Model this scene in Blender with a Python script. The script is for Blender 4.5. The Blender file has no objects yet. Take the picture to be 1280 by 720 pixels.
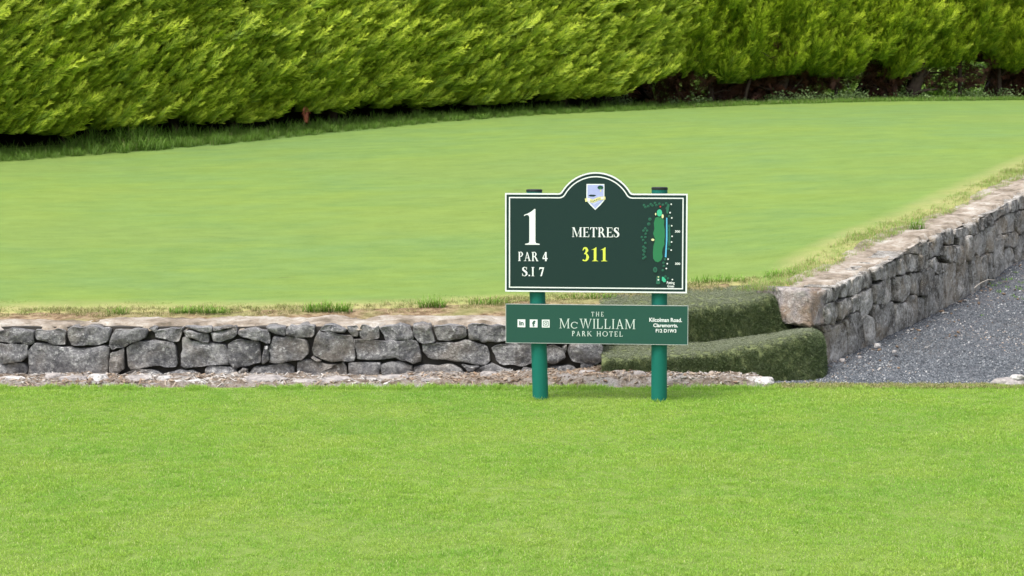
import bpy, bmesh, math, random
import numpy as np
from mathutils import Vector, Matrix, Euler
random.seed(7); rng = np.random.default_rng(7)
SC = bpy.context.scene
C = SC.collection
R = math.radians

# ------------------------------------------------------------------ camera, sky, sun, exposure
F = 2500.0; PITCH = math.atan(224/F); H = 1.75
cam = bpy.data.cameras.new('camera'); co = bpy.data.objects.new('camera', cam); C.objects.link(co)
cam.sensor_width = 36; cam.lens = 36*F/1280; cam.clip_end = 3000; cam.clip_start = .1
co.location = (0, 0, H); co.rotation_euler = (math.pi/2-PITCH, 0, 0)
cam.dof.use_dof = True; cam.dof.focus_distance = 12.2; cam.dof.aperture_fstop = 18
SC.camera = co
SC.view_settings.view_transform = 'Standard'; SC.view_settings.look = 'None'
SC.view_settings.gamma = 1; SC.view_settings.exposure = 0.8
SUN_EL, SUN_AZ = R(63), R(222)          # sun high, behind the camera and to the left
w = bpy.data.worlds.new('World'); SC.world = w; w.use_nodes = True
nt = w.node_tree; nt.nodes.clear()
sky = nt.nodes.new('ShaderNodeTexSky'); sky.sky_type = 'NISHITA'; sky.sun_disc = False
sky.sun_elevation = SUN_EL; sky.sun_rotation = SUN_AZ; sky.air_density = 1.0; sky.dust_density = 4.0; sky.ozone_density = 1.0
hs = nt.nodes.new('ShaderNodeHueSaturation'); hs.inputs['Saturation'].default_value = .45
bg = nt.nodes.new('ShaderNodeBackground'); bg.inputs['Strength'].default_value = .14
wo = nt.nodes.new('ShaderNodeOutputWorld')
nt.links.new(sky.outputs[0], hs.inputs['Color']); nt.links.new(hs.outputs[0], bg.inputs[0]); nt.links.new(bg.outputs[0], wo.inputs[0])
sl = bpy.data.lights.new('sun', 'SUN'); sl.energy = 1.9; sl.angle = R(24); sl.color = (1, .965, .9)
so = bpy.data.objects.new('sun', sl); C.objects.link(so)
sdir = Vector((math.sin(SUN_AZ)*math.cos(SUN_EL), math.cos(SUN_AZ)*math.cos(SUN_EL), math.sin(SUN_EL)))
so.rotation_euler = sdir.to_track_quat('Z', 'Y').to_euler(); so.location = (-5, -5, 12)

# ------------------------------------------------------------------ geometry helpers
_f = np.array([0, math.cos(PITCH), -math.sin(PITCH)]); _u = np.array([0, math.sin(PITCH), math.cos(PITCH)])
def ray(x, y): return _f + np.array([(x-640)/F, 0, 0]) + (360-y)/F*_u
def P(x, y, Y):
    """point at depth Y (metres) whose direction from the camera is the photo pixel x, y (1280 wide)"""
    d = ray(x, y); return np.array([0, 0, H]) + d*(Y/d[1])
def hash2(ix, iy, s):
    h = (ix.astype(np.int64)*374761393 + iy.astype(np.int64)*668265263 + s*1442695041) & 0xffffffff
    h = ((h ^ (h >> 13))*1274126177) & 0xffffffff
    return ((h ^ (h >> 16)) & 0xffff)/65535.0
def vn(x, y, s=0):
    x = np.asarray(x, float); y = np.asarray(y, float)
    ix = np.floor(x); iy = np.floor(y); fx = x-ix; fy = y-iy
    fx = fx*fx*(3-2*fx); fy = fy*fy*(3-2*fy); ix = ix.astype(int); iy = iy.astype(int)
    a = hash2(ix, iy, s); b = hash2(ix+1, iy, s); c = hash2(ix, iy+1, s); d = hash2(ix+1, iy+1, s)
    return ((a*(1-fx)+b*fx)*(1-fy) + (c*(1-fx)+d*fx)*fy)*2-1
def fbm(x, y, s=0, o=4):
    r = 0; a = .5
    for k in range(o): r = r+a*vn(np.asarray(x)*2**k, np.asarray(y)*2**k, s+k*17); a *= .5
    return r
class TPS:
    def __init__(s, pts, reg=1e-3):
        p = np.array(pts, float); s.p = p[:, :2]; n = len(p)
        K = s.k(s.p[:, None]-s.p[None]); K += np.eye(n)*reg
        A = np.zeros((n+3, n+3)); A[:n, :n] = K; A[:n, n] = 1; A[:n, n+1:] = s.p; A[n, :n] = 1; A[n+1:, :n] = s.p.T
        b = np.zeros(n+3); b[:n] = p[:, 2]; s.w = np.linalg.solve(A, b)
    def k(s, d):
        r2 = (d**2).sum(-1)+1e-12; return r2*np.log(r2)*.5
    def __call__(s, X, Y):
        X = np.atleast_1d(np.asarray(X, float)); Y = np.atleast_1d(np.asarray(Y, float)); sh = X.shape
        q = np.stack([X.ravel(), Y.ravel()], -1); out = np.empty(len(q))
        for i in range(0, len(q), 20000):
            qq = q[i:i+20000]; n = len(s.p)
            out[i:i+20000] = s.k(qq[:, None]-s.p[None])@s.w[:n]+s.w[n]+qq@s.w[n+1:]
        return out.reshape(sh)

def link(o, parent=None):
    C.objects.link(o)
    if parent: o.parent = parent
    return o
def mesh_obj(name, V, Fc, mat=None, parent=None, smooth=False, mats=None, midx=None):
    me = bpy.data.meshes.new(name)
    me.from_pydata([tuple(map(float, v)) for v in V], [], [tuple(int(i) for i in f) for f in Fc]); me.update()
    for m in (mats or ([mat] if mat else [])): me.materials.append(m)
    if midx is not None: me.polygons.foreach_set('material_index', midx)
    if smooth: me.polygons.foreach_set('use_smooth', [True]*len(me.polygons))
    return link(bpy.data.objects.new(name, me), parent)
def empty(name, loc=(0, 0, 0)):
    o = bpy.data.objects.new(name, None); o.location = loc; o.empty_display_size = .2; C.objects.link(o); return o
def tag(o, label=None, cat=None, group=None, kind=None):
    if label: o['label'] = label
    if cat: o['category'] = cat
    if group: o['group'] = group
    if kind: o['kind'] = kind
    return o
def grid(name, us, vs, fn, mat, parent=None, smooth=True):
    U, V = np.meshgrid(us, vs); X, Y, Z = fn(U, V)
    n, m = U.shape; pts = np.stack([X.ravel(), Y.ravel(), Z.ravel()], -1)
    i = np.arange(n-1)[:, None]*m+np.arange(m-1)[None]
    Fc = np.stack([i, i+1, i+m+1, i+m], -1).reshape(-1, 4)
    return mesh_obj(name, pts, Fc, mat, parent, smooth)
def at_origin(o, loc):
    """move the object's origin without moving the mesh in the world"""
    o.data.transform(Matrix.Translation(-Vector(loc))); o.location = loc; return o

# ------------------------------------------------------------------ materials
def rotz(n, t=.12): return np.stack([rng.normal(0, t, n), rng.normal(0, t, n), rng.uniform(0, 6.28, n)], -1)
class NB:
    def __init__(s, name):
        s.m = bpy.data.materials.new(name); s.m.use_nodes = True; s.t = s.m.node_tree; s.t.nodes.clear()
        s.out = s.n('ShaderNodeOutputMaterial'); s.pos = s.n('ShaderNodeNewGeometry').outputs['Position']
    def n(s, t, **kw):
        x = s.t.nodes.new(t)
        for k, v in kw.items(): setattr(x, k, v)
        return x
    def l(s, a, b): s.t.links.new(a, b)
    def scaled(s, sc, rot=0):
        mp = s.n('ShaderNodeMapping'); s.l(s.pos, mp.inputs[0]); mp.inputs['Scale'].default_value = sc; mp.inputs['Rotation'].default_value = (0, 0, rot); return mp.outputs[0]
    def noise(s, scale, detail=4, rough=.55, vec=None, dist=0):
        x = s.n('ShaderNodeTexNoise'); s.l(vec or s.pos, x.inputs['Vector']); x.inputs['Scale'].default_value = scale
        x.inputs['Detail'].default_value = detail; x.inputs['Roughness'].default_value = rough; x.inputs['Distortion'].default_value = dist; return x.outputs[0]
    def voro(s, scale, feature='F1', vec=None):
        x = s.n('ShaderNodeTexVoronoi', feature=feature); s.l(vec or s.pos, x.inputs['Vector']); x.inputs['Scale'].default_value = scale; return x
    def ramp(s, fac, stops):
        x = s.n('ShaderNodeValToRGB'); s.l(fac, x.inputs[0]); e = x.color_ramp.elements
        while len(e) < len(stops): e.new(.5)
        for i, (p, c) in enumerate(stops):
            e[i].position = p; e[i].color = (*c, 1) if hasattr(c, '__len__') else (c, c, c, 1)
        return x.outputs[0]
    def mix(s, f, a, b, mode='MIX'):
        x = s.n('ShaderNodeMix', data_type='RGBA', blend_type=mode)
        for v, i in ((f, 0), (a, 6), (b, 7)):
            if hasattr(v, 'is_linked') or hasattr(v, 'links'): s.l(v, x.inputs[i])
            elif hasattr(v, '__len__'): x.inputs[i].default_value = (*v, 1)
            else: x.inputs[i].default_value = v
        return x.outputs[2]
    def math(s, op, a, b=0.0):
        x = s.n('ShaderNodeMath', operation=op)
        for v, i in ((a, 0), (b, 1)):
            if hasattr(v, 'links'): s.l(v, x.inputs[i])
            else: x.inputs[i].default_value = v
        return x.outputs[0]
    def attr(s, name, inst=False):
        x = s.n('ShaderNodeAttribute'); x.attribute_name = name; x.attribute_type = 'INSTANCER' if inst else 'GEOMETRY'; return x.outputs['Fac']
    def bump(s, h, strength=.5, dist=.01):
        x = s.n('ShaderNodeBump'); s.l(h, x.inputs['Height']); x.inputs['Strength'].default_value = strength; x.inputs['Distance'].default_value = dist; return x.outputs[0]
    def surf(s, col, rough=.8, normal=None, spec=.3):
        b = s.n('ShaderNodeBsdfPrincipled')
        if hasattr(col, 'links'): s.l(col, b.inputs['Base Color'])
        else: b.inputs['Base Color'].default_value = (*col, 1)
        if hasattr(rough, 'links'): s.l(rough, b.inputs['Roughness'])
        else: b.inputs['Roughness'].default_value = rough
        b.inputs['Specular IOR Level'].default_value = spec
        if normal: s.l(normal, b.inputs['Normal'])
        s.l(b.outputs[0], s.out.inputs[0]); return b
    def leaf(s, col, tr=.35, rough=.55, spec=.25, trcol=None):
        b = s.surf(col, rough, None, spec); t = s.n('ShaderNodeBsdfTranslucent'); mx = s.n('ShaderNodeMixShader')
        s.l(trcol or col, t.inputs[0]); mx.inputs[0].default_value = tr
        s.l(b.outputs[0], mx.inputs[1]); s.l(t.outputs[0], mx.inputs[2]); s.l(mx.outputs[0], s.out.inputs[0])
def simple(name, col, rough=.5, spec=.3, nz=0.0, nsc=30):
    b = NB(name)
    if nz: c = b.mix(b.noise(nsc, 5), tuple(x*(1-nz) for x in col), tuple(min(1, x*(1+nz)) for x in col))
    else: c = col
    b.surf(c, rough, None, spec); return b.m

def stone_mat(name, dark, mid, light, lich, brown, bf=.35):
    b = NB(name); oi = b.n('ShaderNodeObjectInfo').outputs['Random']
    n1 = b.noise(7, 6, .6, dist=.4); n2 = b.noise(38, 6, .7); n3 = b.noise(150, 3, .6)
    base = b.ramp(b.math('ADD', b.math('MULTIPLY', n1, .55), b.math('MULTIPLY', n2, .5)), [(.42, dark), (.52, mid), (.61, light)])
    v = b.math('MULTIPLY', b.math('SUBTRACT', oi, .5), .5)
    base = b.mix(1.0, base, b.n('ShaderNodeCombineColor').outputs[0], 'MULTIPLY') if False else base
    hsv = b.n('ShaderNodeHueSaturation'); b.l(base, hsv.inputs['Color']); b.l(b.math('ADD', v, 1.0), hsv.inputs['Value']); base = hsv.outputs[0]
    base = b.mix(b.math('MULTIPLY', b.ramp(b.noise(3.3, 4, .6), [(.48, 0.0), (.62, 1.0)]), bf), base, brown)
    spots = b.math('MULTIPLY', b.ramp(n2, [(.54, 0.0), (.64, 1.0)]), b.ramp(b.noise(12, 3), [(.44, 0.0), (.6, 1.0)]))
    base = b.mix(b.math('MULTIPLY', spots, .8), base, lich)
    sp = b.ramp(b.voro(75).outputs['Distance'], [(.1, 1.0), (.2, 0.0)])
    sp = b.math('MULTIPLY', sp, b.ramp(b.noise(20, 2), [(.5, 0.0), (.6, 1.0)]))
    base = b.mix(b.math('MULTIPLY', sp, .75), base, tuple(min(1, x*1.25) for x in lich))
    base = b.mix(b.math('MULTIPLY', b.ramp(n3, [(.3, 1.0), (.5, 0.0)]), .35), base, tuple(x*.6 for x in dark))
    cr = b.ramp(b.noise(9, 8, .75, dist=1.2), [(.47, 0.0), (.5, 1.0), (.53, 0.0)])
    base = b.mix(b.math('MULTIPLY', cr, .25), base, tuple(x*.5 for x in dark))
    hgt = b.math('ADD', b.math('MULTIPLY', n1, 1.0), b.math('ADD', b.math('MULTIPLY', n2, .5), b.math('MULTIPLY', n3, .18)))
    b.surf(base, .88, b.bump(hgt, .95, .045), .25); return b.m
M = {}
M['stone_grey'] = stone_mat('grey_stone', (.10, .10, .11), (.225, .222, .23), (.38, .375, .375), (.68, .68, .67), (.25, .205, .155), .45)
M['stone_warm'] = stone_mat('warm_stone', (.13, .12, .108), (.36, .34, .31), (.60, .575, .55), (.78, .765, .74), (.44, .35, .245), .45)
M['stone_mauve'] = stone_mat('mauve_stone', (.17, .15, .15), (.31, .28, .275), (.43, .39, .375), (.6, .57, .55), (.36, .26, .185), .8)
b = NB('mortar_dark'); b.surf(b.mix(b.noise(20), (.035, .032, .03), (.075, .068, .06)), .95); M['core'] = b.m
# worn concrete capping, tan to pale grey
b = NB('capping'); c = b.ramp(b.noise(5, 7, .65), [(.36, (.15, .125, .095)), (.48, (.33, .28, .23)), (.6, (.45, .41, .36)), (.7, (.58, .55, .51))])
c = b.mix(b.math('MULTIPLY', b.ramp(b.noise(28, 5, .7), [(.5, 0.0), (.62, 1.0)]), .6), c, (.24, .19, .14))
b.surf(c, .95, b.bump(b.noise(30, 8, .7), .8, .02), .15); M['capping'] = b.m
b = NB('dry_soil'); c = b.ramp(b.noise(14, 8, .7), [(.36, (.11, .07, .04)), (.5, (.27, .19, .115)), (.64, (.44, .35, .22))])
c = b.mix(b.math('MULTIPLY', b.ramp(b.noise(2.2, 3), [(.45, 0.0), (.6, 1.0)]), .6), c, (.26, .28, .10))
b.surf(c, .97, b.bump(b.noise(50, 6, .7), .9, .02), .1); M['soil'] = b.m
b = NB('rubble'); c = b.ramp(b.noise(20, 8, .7, dist=.6), [(.34, (.11, .08, .06)), (.46, (.26, .205, .16)), (.56, (.38, .325, .28)), (.68, (.50, .475, .45))])
c = b.mix(b.math('MULTIPLY', b.ramp(b.noise(4, 4), [(.5, 0.0), (.62, 1.0)]), .65), c, (.50, .48, .48))
b.surf(c, .95, b.bump(b.noise(60, 8, .75), 1.0, .03), .15); M['rubble'] = b.m
b = NB('gravel_ground'); c = b.ramp(b.noise(60, 6, .8), [(.35, (.05, .052, .06)), (.5, (.135, .14, .16)), (.66, (.27, .28, .30))])
c = b.mix(b.math('MULTIPLY', b.ramp(b.noise(1.2, 4), [(.5, 0.0), (.65, 1.0)]), .4), c, (.16, .15, .13))
b.surf(c, .9, b.bump(b.noise(110, 5, .8), 1.0, .02), .3); M['gravel'] = b.m
b = NB('gravel_stones'); tn = b.attr('tint', True)
c = b.ramp(tn, [(0, (.052, .060, .070)), (.35, (.102, .114, .130)), (.7, (.148, .162, .180)), (.92, (.23, .245, .26)), (.97, (.50, .50, .50)), (1, (.36, .28, .22))])
b.surf(c, .8, None, .35); M['gravel_st'] = b.m
b = NB('rubble_chips'); tn = b.attr('tint', True)
c = b.ramp(tn, [(0, (.12, .09, .07)), (.3, (.27, .19, .13)), (.6, (.37, .305, .245)), (.9, (.40, .375, .355)), (1, (.50, .48, .46))])
c = b.mix(.5, c, b.mix(b.noise(70, 4), (.2, .2, .2), (.9, .9, .9)), 'SOFT_LIGHT'); b.surf(c, .95, b.bump(b.noise(120, 4), .5, .01), .15); M['chips'] = b.m

def turf_col(b, cols, dry, sc, elong=(1, 1, 1), sheet=False):
    n1 = b.noise(.55*sc, 4, .6, vec=b.scaled(elong)); n2 = b.noise(3.2*sc, 5, .65, vec=b.scaled(elong)); n3 = b.noise(.9*sc, 3, .5, vec=b.scaled(elong))
    f = b.math('ADD', b.math('MULTIPLY', n1, .5), b.math('MULTIPLY', n2, .5))
    c = b.ramp(f, [(.40, cols[0]), (.5, cols[1]), (.6, cols[2])])
    return b.mix(b.math('MULTIPLY', b.ramp(n3, [(.50, 0.0), (.62, 1.0)]), .55), c, dry)
LAWN = [(.285, .50, .070), (.335, .535, .076), (.395, .575, .088)]
GREEN = [(.20, .30, .085), (.22, .33, .08), (.25, .35, .08)]
SHEET = [(.140, .228, .066), (.152, .238, .058), (.170, .250, .052)]
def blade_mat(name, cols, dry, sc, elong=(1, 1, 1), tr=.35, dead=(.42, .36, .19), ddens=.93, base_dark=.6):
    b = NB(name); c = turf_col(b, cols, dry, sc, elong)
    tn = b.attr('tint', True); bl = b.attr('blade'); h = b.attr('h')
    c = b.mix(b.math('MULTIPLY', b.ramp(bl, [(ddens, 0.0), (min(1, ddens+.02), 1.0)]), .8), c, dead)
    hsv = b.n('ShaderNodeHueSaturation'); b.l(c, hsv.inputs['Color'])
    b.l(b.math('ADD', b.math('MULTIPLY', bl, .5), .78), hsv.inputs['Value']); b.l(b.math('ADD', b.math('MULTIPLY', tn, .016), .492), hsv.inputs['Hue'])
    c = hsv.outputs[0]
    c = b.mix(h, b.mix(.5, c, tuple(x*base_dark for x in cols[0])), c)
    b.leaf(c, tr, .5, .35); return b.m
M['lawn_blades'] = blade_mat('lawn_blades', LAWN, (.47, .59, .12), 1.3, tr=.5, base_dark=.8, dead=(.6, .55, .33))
M['green_blades'] = blade_mat('green_blades', GREEN, (.38, .43, .125), .55, (.55, 1.0, 1), .3, ddens=.96, base_dark=.9)
b = NB('lawn_soil'); b.surf(b.mix(b.noise(25, 5), (.125, .195, .034), (.19, .27, .055)), .95); M['lawn'] = b.m
b = NB('green_turf'); c = turf_col(b, SHEET, (.172, .242, .056), .55, (.55, 1.1, .8))
c = b.mix(.34, c, b.ramp(b.noise(4.5, 6, .75, vec=b.scaled((.6, 1.2, 1))), [(.35, .30), (.65, .70)]), 'SOFT_LIGHT')
c = b.mix(b.ramp(b.noise(11, 2, .5, vec=b.scaled((.5, 1, 1))), [(.70, 0.0), (.76, .35)]), c, (.10, .11, .04))
# bare, straw coloured rim beside the walls
rim = b.attr('rim'); c = b.mix(b.math('MULTIPLY', rim, b.ramp(b.noise(3, 6, .7), [(.3, .25), (.6, 1.0)])), c, (.42, .36, .17))
c = b.mix(.5, c, b.mix(b.noise(70, 4, .85), (.2, .2, .2), (.85, .85, .85)), 'SOFT_LIGHT')
b.surf(c, .9, b.bump(b.noise(140, 3), .4, .01), .15); M['green'] = b.m
M['field'] = simple('field', (.13, .22, .05), .95, .1, .4, 2)
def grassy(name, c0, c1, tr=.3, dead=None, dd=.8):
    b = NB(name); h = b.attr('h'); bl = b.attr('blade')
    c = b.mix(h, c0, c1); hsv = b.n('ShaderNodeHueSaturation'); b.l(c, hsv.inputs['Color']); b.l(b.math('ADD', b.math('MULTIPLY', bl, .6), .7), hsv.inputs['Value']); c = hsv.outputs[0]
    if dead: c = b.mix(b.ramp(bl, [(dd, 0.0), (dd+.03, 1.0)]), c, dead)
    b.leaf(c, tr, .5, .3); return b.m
M['tuft'] = grassy('tuft_grass', (.10, .20, .02), (.24, .50, .045), .35, (.38, .33, .17), .93)
M['straw'] = grassy('straw_grass', (.36, .29, .15), (.62, .56, .28), .35, (.24, .40, .07), .45)
M['edge'] = grassy('edge_grass', (.17, .17, .06), (.32, .40, .10), .35, (.58, .50, .28), .6)
M['long'] = grassy('long_grass', (.08, .16, .02), (.22, .38, .06), .35, (.30, .28, .13), .95)
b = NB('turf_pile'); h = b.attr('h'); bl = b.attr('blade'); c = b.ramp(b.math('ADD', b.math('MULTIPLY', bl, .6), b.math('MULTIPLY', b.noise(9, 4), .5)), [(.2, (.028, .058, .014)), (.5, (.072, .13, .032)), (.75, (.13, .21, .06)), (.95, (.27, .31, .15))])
c = b.mix(b.math('MULTIPLY', b.attr('tint', True), .8), c, (.58, .61, .46))   # treads tinted paler: light on the flattened pile, put into the colour
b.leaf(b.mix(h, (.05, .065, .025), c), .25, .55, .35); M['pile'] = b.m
b = NB('turf_backing'); c = b.mix(b.noise(40, 5), (.07, .09, .035), (.20, .23, .10)); b.surf(c, .95); M['backing'] = b.m
# leylandii foliage
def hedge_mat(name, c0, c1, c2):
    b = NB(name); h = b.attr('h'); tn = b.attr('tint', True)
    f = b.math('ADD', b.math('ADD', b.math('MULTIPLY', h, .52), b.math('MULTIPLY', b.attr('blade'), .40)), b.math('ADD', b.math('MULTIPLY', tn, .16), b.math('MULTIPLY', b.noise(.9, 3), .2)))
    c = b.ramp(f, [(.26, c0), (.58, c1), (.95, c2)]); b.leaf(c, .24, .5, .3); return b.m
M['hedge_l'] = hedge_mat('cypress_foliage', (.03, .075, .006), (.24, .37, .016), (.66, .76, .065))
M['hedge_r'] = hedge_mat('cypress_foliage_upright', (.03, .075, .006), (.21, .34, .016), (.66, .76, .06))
M['dead'] = grassy('dead_foliage', (.06, .026, .016), (.17, .075, .045), .1)
M['red'] = grassy('red_dead_spray', (.16, .05, .03), (.30, .085, .045), .2)
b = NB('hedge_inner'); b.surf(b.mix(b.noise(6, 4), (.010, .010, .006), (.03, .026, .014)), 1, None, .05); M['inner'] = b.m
b = NB('bark'); b.surf(b.mix(b.noise(18, 5), (.05, .034, .026), (.13, .095, .075)), .95, b.bump(b.noise(40, 4), .8, .02), .1); M['bark'] = b.m
M['weed'] = grassy('weed_leaves', (.20, .34, .06), (.42, .58, .16), .4)
M['weed_pale'] = grassy('pale_weed_leaves', (.10, .16, .05), (.24, .33, .13), .3)
M['panel_dark'] = simple('dark_green_print', (.008, .031, .029), .45, .35, .10, 300)
M['panel_mid'] = simple('mid_green_print', (.018, .082, .062), .45, .35, .08, 300)
M['post'] = simple('teal_green_coating', (.004, .140, .106), .6, .3, .18, 9)
M['cap'] = simple('black_cap', (.015, .02, .02), .5)
M['white'] = simple('white_print', (.82, .85, .86), .5)
M['offwhite'] = simple('pale_print', (.62, .72, .68), .5)
M['yellow'] = simple('yellow_print', (.72, .80, .10), .5)
M['edge_metal'] = simple('aluminium_edge', (.42, .45, .44), .45, .5)
M['lav'] = simple('lavender_print', (.42, .46, .78), .5, .3, .12, 40)
M['lav2'] = simple('pale_lavender_print', (.55, .60, .86), .5)
M['gold'] = simple('gold_print', (.74, .70, .32), .5)
M['ink'] = simple('dark_ink', (.03, .05, .09), .5)
M['map_fair'] = simple('fairway_print', (.03, .20, .085), .5)
M['map_tree'] = simple('tree_print', (.03, .14, .09), .5)
M['map_tree2'] = simple('tree_shadow_print', (.018, .075, .055), .5)
M['map_green'] = simple('putting_print', (.06, .50, .30), .5)
M['map_water'] = simple('water_print', (.12, .48, .75), .5)
M['map_sand'] = simple('sand_print', (.80, .76, .42), .5)
M['map_red'] = simple('red_print', (.6, .04, .04), .5)
M['icon_ink'] = simple('icon_ink', (.03, .09, .075), .5)

# ------------------------------------------------------------------ scattering: source meshes and points live in one object
def scatter(name, srcs, pts, rots, scl, var, tint, mats, parent=None, kind='stuff', cmat=None):
    """srcs: list of (V, F, h, blade, matindex); instances placed by a geometry-nodes modifier"""
    V = []; Fc = []; src = []; vv = []; hh = []; bb = []; mi = []; off = 0
    for k, s in enumerate(srcs):
        v, f, h, bl = s[:4]; m = s[4] if len(s) > 4 else 0
        V.append(np.asarray(v, float)); Fc += [tuple(i+off for i in q) for q in f]; n = len(v); off += n
        src += [1]*n; vv += [k]*n; hh += list(h); bb += list(bl); mi += [m]*len(f)
    N = len(pts); V.append(np.asarray(pts, float)); V = np.concatenate(V)
    me = bpy.data.meshes.new(name); me.from_pydata(V.tolist(), [], Fc); me.update()
    for m in mats: me.materials.append(m)
    me.polygons.foreach_set('material_index', mi)
    def at(nm, ty, a, key='value'):
        x = me.attributes.new(nm, ty, 'POINT'); x.data.foreach_set(key, a)
    z = [0.0]*off
    at('src', 'INT', np.array(src+[0]*N, dtype=np.int32)); at('var', 'INT', np.array(vv+list(map(int, var)), dtype=np.int32))
    at('h', 'FLOAT', np.array(hh+[0]*N, dtype=np.float32)); at('blade', 'FLOAT', np.array(bb+[0]*N, dtype=np.float32))
    at('tint', 'FLOAT', np.array(z+list(tint), dtype=np.float32))
    at('scl', 'FLOAT', np.array(z+list(scl), dtype=np.float32))
    rr = np.zeros((off+N, 3), dtype=np.float32); rr[off:] = rots; at('rot', 'FLOAT_VECTOR', rr.ravel(), 'vector')
    o = link(bpy.data.objects.new(name, me), parent)
    g = bpy.data.node_groups.new(name+'_nodes', 'GeometryNodeTree')
    g.interface.new_socket('Geometry', in_out='INPUT', socket_type='NodeSocketGeometry'); g.interface.new_socket('Geometry', in_out='OUTPUT', socket_type='NodeSocketGeometry')
    gi = g.nodes.new('NodeGroupInput'); go = g.nodes.new('NodeGroupOutput'); jn = g.nodes.new('GeometryNodeJoinGeometry')
    def na(nm, ty):
        x = g.nodes.new('GeometryNodeInputNamedAttribute'); x.data_type = ty; x.inputs['Name'].default_value = nm; return x.outputs['Attribute']
    aS, aV, aR, aC = na('src', 'INT'), na('var', 'INT'), na('rot', 'FLOAT_VECTOR'), na('scl', 'FLOAT')
    code = g.nodes.new('ShaderNodeMath'); code.operation = 'MULTIPLY_ADD'; g.links.new(aS, code.inputs[0]); code.inputs[1].default_value = 100; g.links.new(aV, code.inputs[2])
    def sep(val):
        c = g.nodes.new('FunctionNodeCompare'); c.data_type = 'FLOAT'; c.operation = 'EQUAL'; c.inputs['Epsilon'].default_value = .1
        g.links.new(code.outputs[0], c.inputs[0]); c.inputs[1].default_value = val
        s_ = g.nodes.new('GeometryNodeSeparateGeometry'); s_.domain = 'POINT'; g.links.new(gi.outputs[0], s_.inputs[0]); g.links.new(c.outputs[0], s_.inputs[1]); return s_.outputs[0]
    e2r = g.nodes.new('FunctionNodeEulerToRotation'); g.links.new(aR, e2r.inputs[0])
    for k in range(len(srcs)):
        ip = g.nodes.new('GeometryNodeInstanceOnPoints'); g.links.new(sep(k), ip.inputs['Points']); g.links.new(sep(100+k), ip.inputs['Instance'])
        g.links.new(e2r.outputs[0], ip.inputs['Rotation']); g.links.new(aC, ip.inputs['Scale']); g.links.new(ip.outputs[0], jn.inputs[0])
    g.links.new(jn.outputs[0], go.inputs[0])
    md = o.modifiers.new('scatter', 'NODES'); md.node_group = g
    if kind: o['kind'] = kind
    return o
def blades(n, rad, l0, l1, w, bend=.5, splay=.3, seg=2, shape='disc', curl=0.0):
    V = []; Fc = []; h = []; bl = []
    for i in range(n):
        if shape == 'disc':
            a = random.random()*6.283; r = rad*math.sqrt(random.random()); x0, y0 = r*math.cos(a), r*math.sin(a)
        else: x0, y0 = random.uniform(-rad, rad), random.uniform(-rad, rad)
        L = random.uniform(l0, l1); a = random.random()*6.283; d = Vector((math.cos(a), math.sin(a), 0)); side = Vector((-d.y, d.x, 0))
        lean = random.uniform(0, splay); bb = random.uniform(.2, 1)*bend; p = Vector((x0, y0, -.002)); val = random.random(); k = len(V)
        ang = lean
        for s in range(seg):
            ww = w*(1-.5*s/seg)*random.uniform(.8, 1.2)
            V += [tuple(p-side*ww/2), tuple(p+side*ww/2)]; h += [s/seg]*2; bl += [val]*2
            p = p+(Vector((0, 0, 1))*math.cos(ang)+d*math.sin(ang))*L/seg; ang += bb+random.uniform(-curl, curl)
            side = (side+Vector((random.uniform(-.3, .3), random.uniform(-.3, .3), 0))).normalized()
        V.append(tuple(p)); h.append(1.0); bl.append(val)
        for s in range(seg-1): Fc.append((k+2*s, k+2*s+1, k+2*s+3, k+2*s+2))
        Fc.append((k+2*seg-2, k+2*seg-1, k+2*seg))
    return (V, Fc, h, bl)
def blade_obj(name, src, mat, loc, parent=None, scale=1):
    V, Fc, h, bl = src; o = mesh_obj(name, np.array(V)*scale, Fc, mat, parent)
    for nm, a in (('h', h), ('blade', bl)):
        x = o.data.attributes.new(nm, 'FLOAT', 'POINT'); x.data.foreach_set('value', np.array(a, dtype=np.float32))
    o.location = loc; return o
def pebble(flat=.7, n=1, jit=.25):
    bm = bmesh.new(); bmesh.ops.create_icosphere(bm, subdivisions=n, radius=1)
    for v in bm.verts: v.co = Vector((v.co.x*random.uniform(1-jit, 1+jit), v.co.y*random.uniform(1-jit, 1+jit)*.8, v.co.z*flat*random.uniform(1-jit, 1+jit)))
    V = [tuple(v.co) for v in bm.verts]; Fc = [tuple(v.index for v in f.verts) for f in bm.faces]; bm.free()
    return (V, Fc, [0.5]*len(V), [.5]*len(V))

# ------------------------------------------------------------------ terrain
A = np.array([2.10, 13.5]); B = np.array([4.61, 18.0]); RL = np.linalg.norm(B-A); DR = (B-A)/RL; NR = np.array([-DR[1], DR[0]])  # right wall: line and inward normal (to the green)
def on_wall(x, y):
    """where the sight line of pixel x, y meets the face of the right-hand wall -> (distance along, height)"""
    d = ray(x, y); m = np.array([[d[0], -DR[0]], [d[1], -DR[1]]]); t, s = np.linalg.solve(m, A); return s, H+d[2]*t
topR = np.array([on_wall(*p) for p in [(1029, 364), (1065, 349), (1107, 329), (1136, 310), (1160, 297), (1177, 290), (1205, 279), (1232, 269), (1256, 256), (1280, 242)]])
botR = np.array([on_wall(*p) for p in [(1030, 458), (1040, 454), (1098, 427), (1173, 390), (1232, 356), (1280, 321)]])
def zt(s):
    s = np.asarray(s, float); return np.where(s > topR[-1, 0], topR[-1, 1]+(s-topR[-1, 0])*.09, np.interp(s, topR[:, 0], topR[:, 1]))
def zb(s):
    s = np.asarray(s, float); return np.where(s > botR[-1, 0], botR[-1, 1]+(s-botR[-1, 0])*.09, np.interp(s, botR[:, 0], botR[:, 1]))
WT = .36
def WR(s, inw, z): q = A+DR*s+NR*inw; return np.array([q[0], q[1], z])
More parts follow.
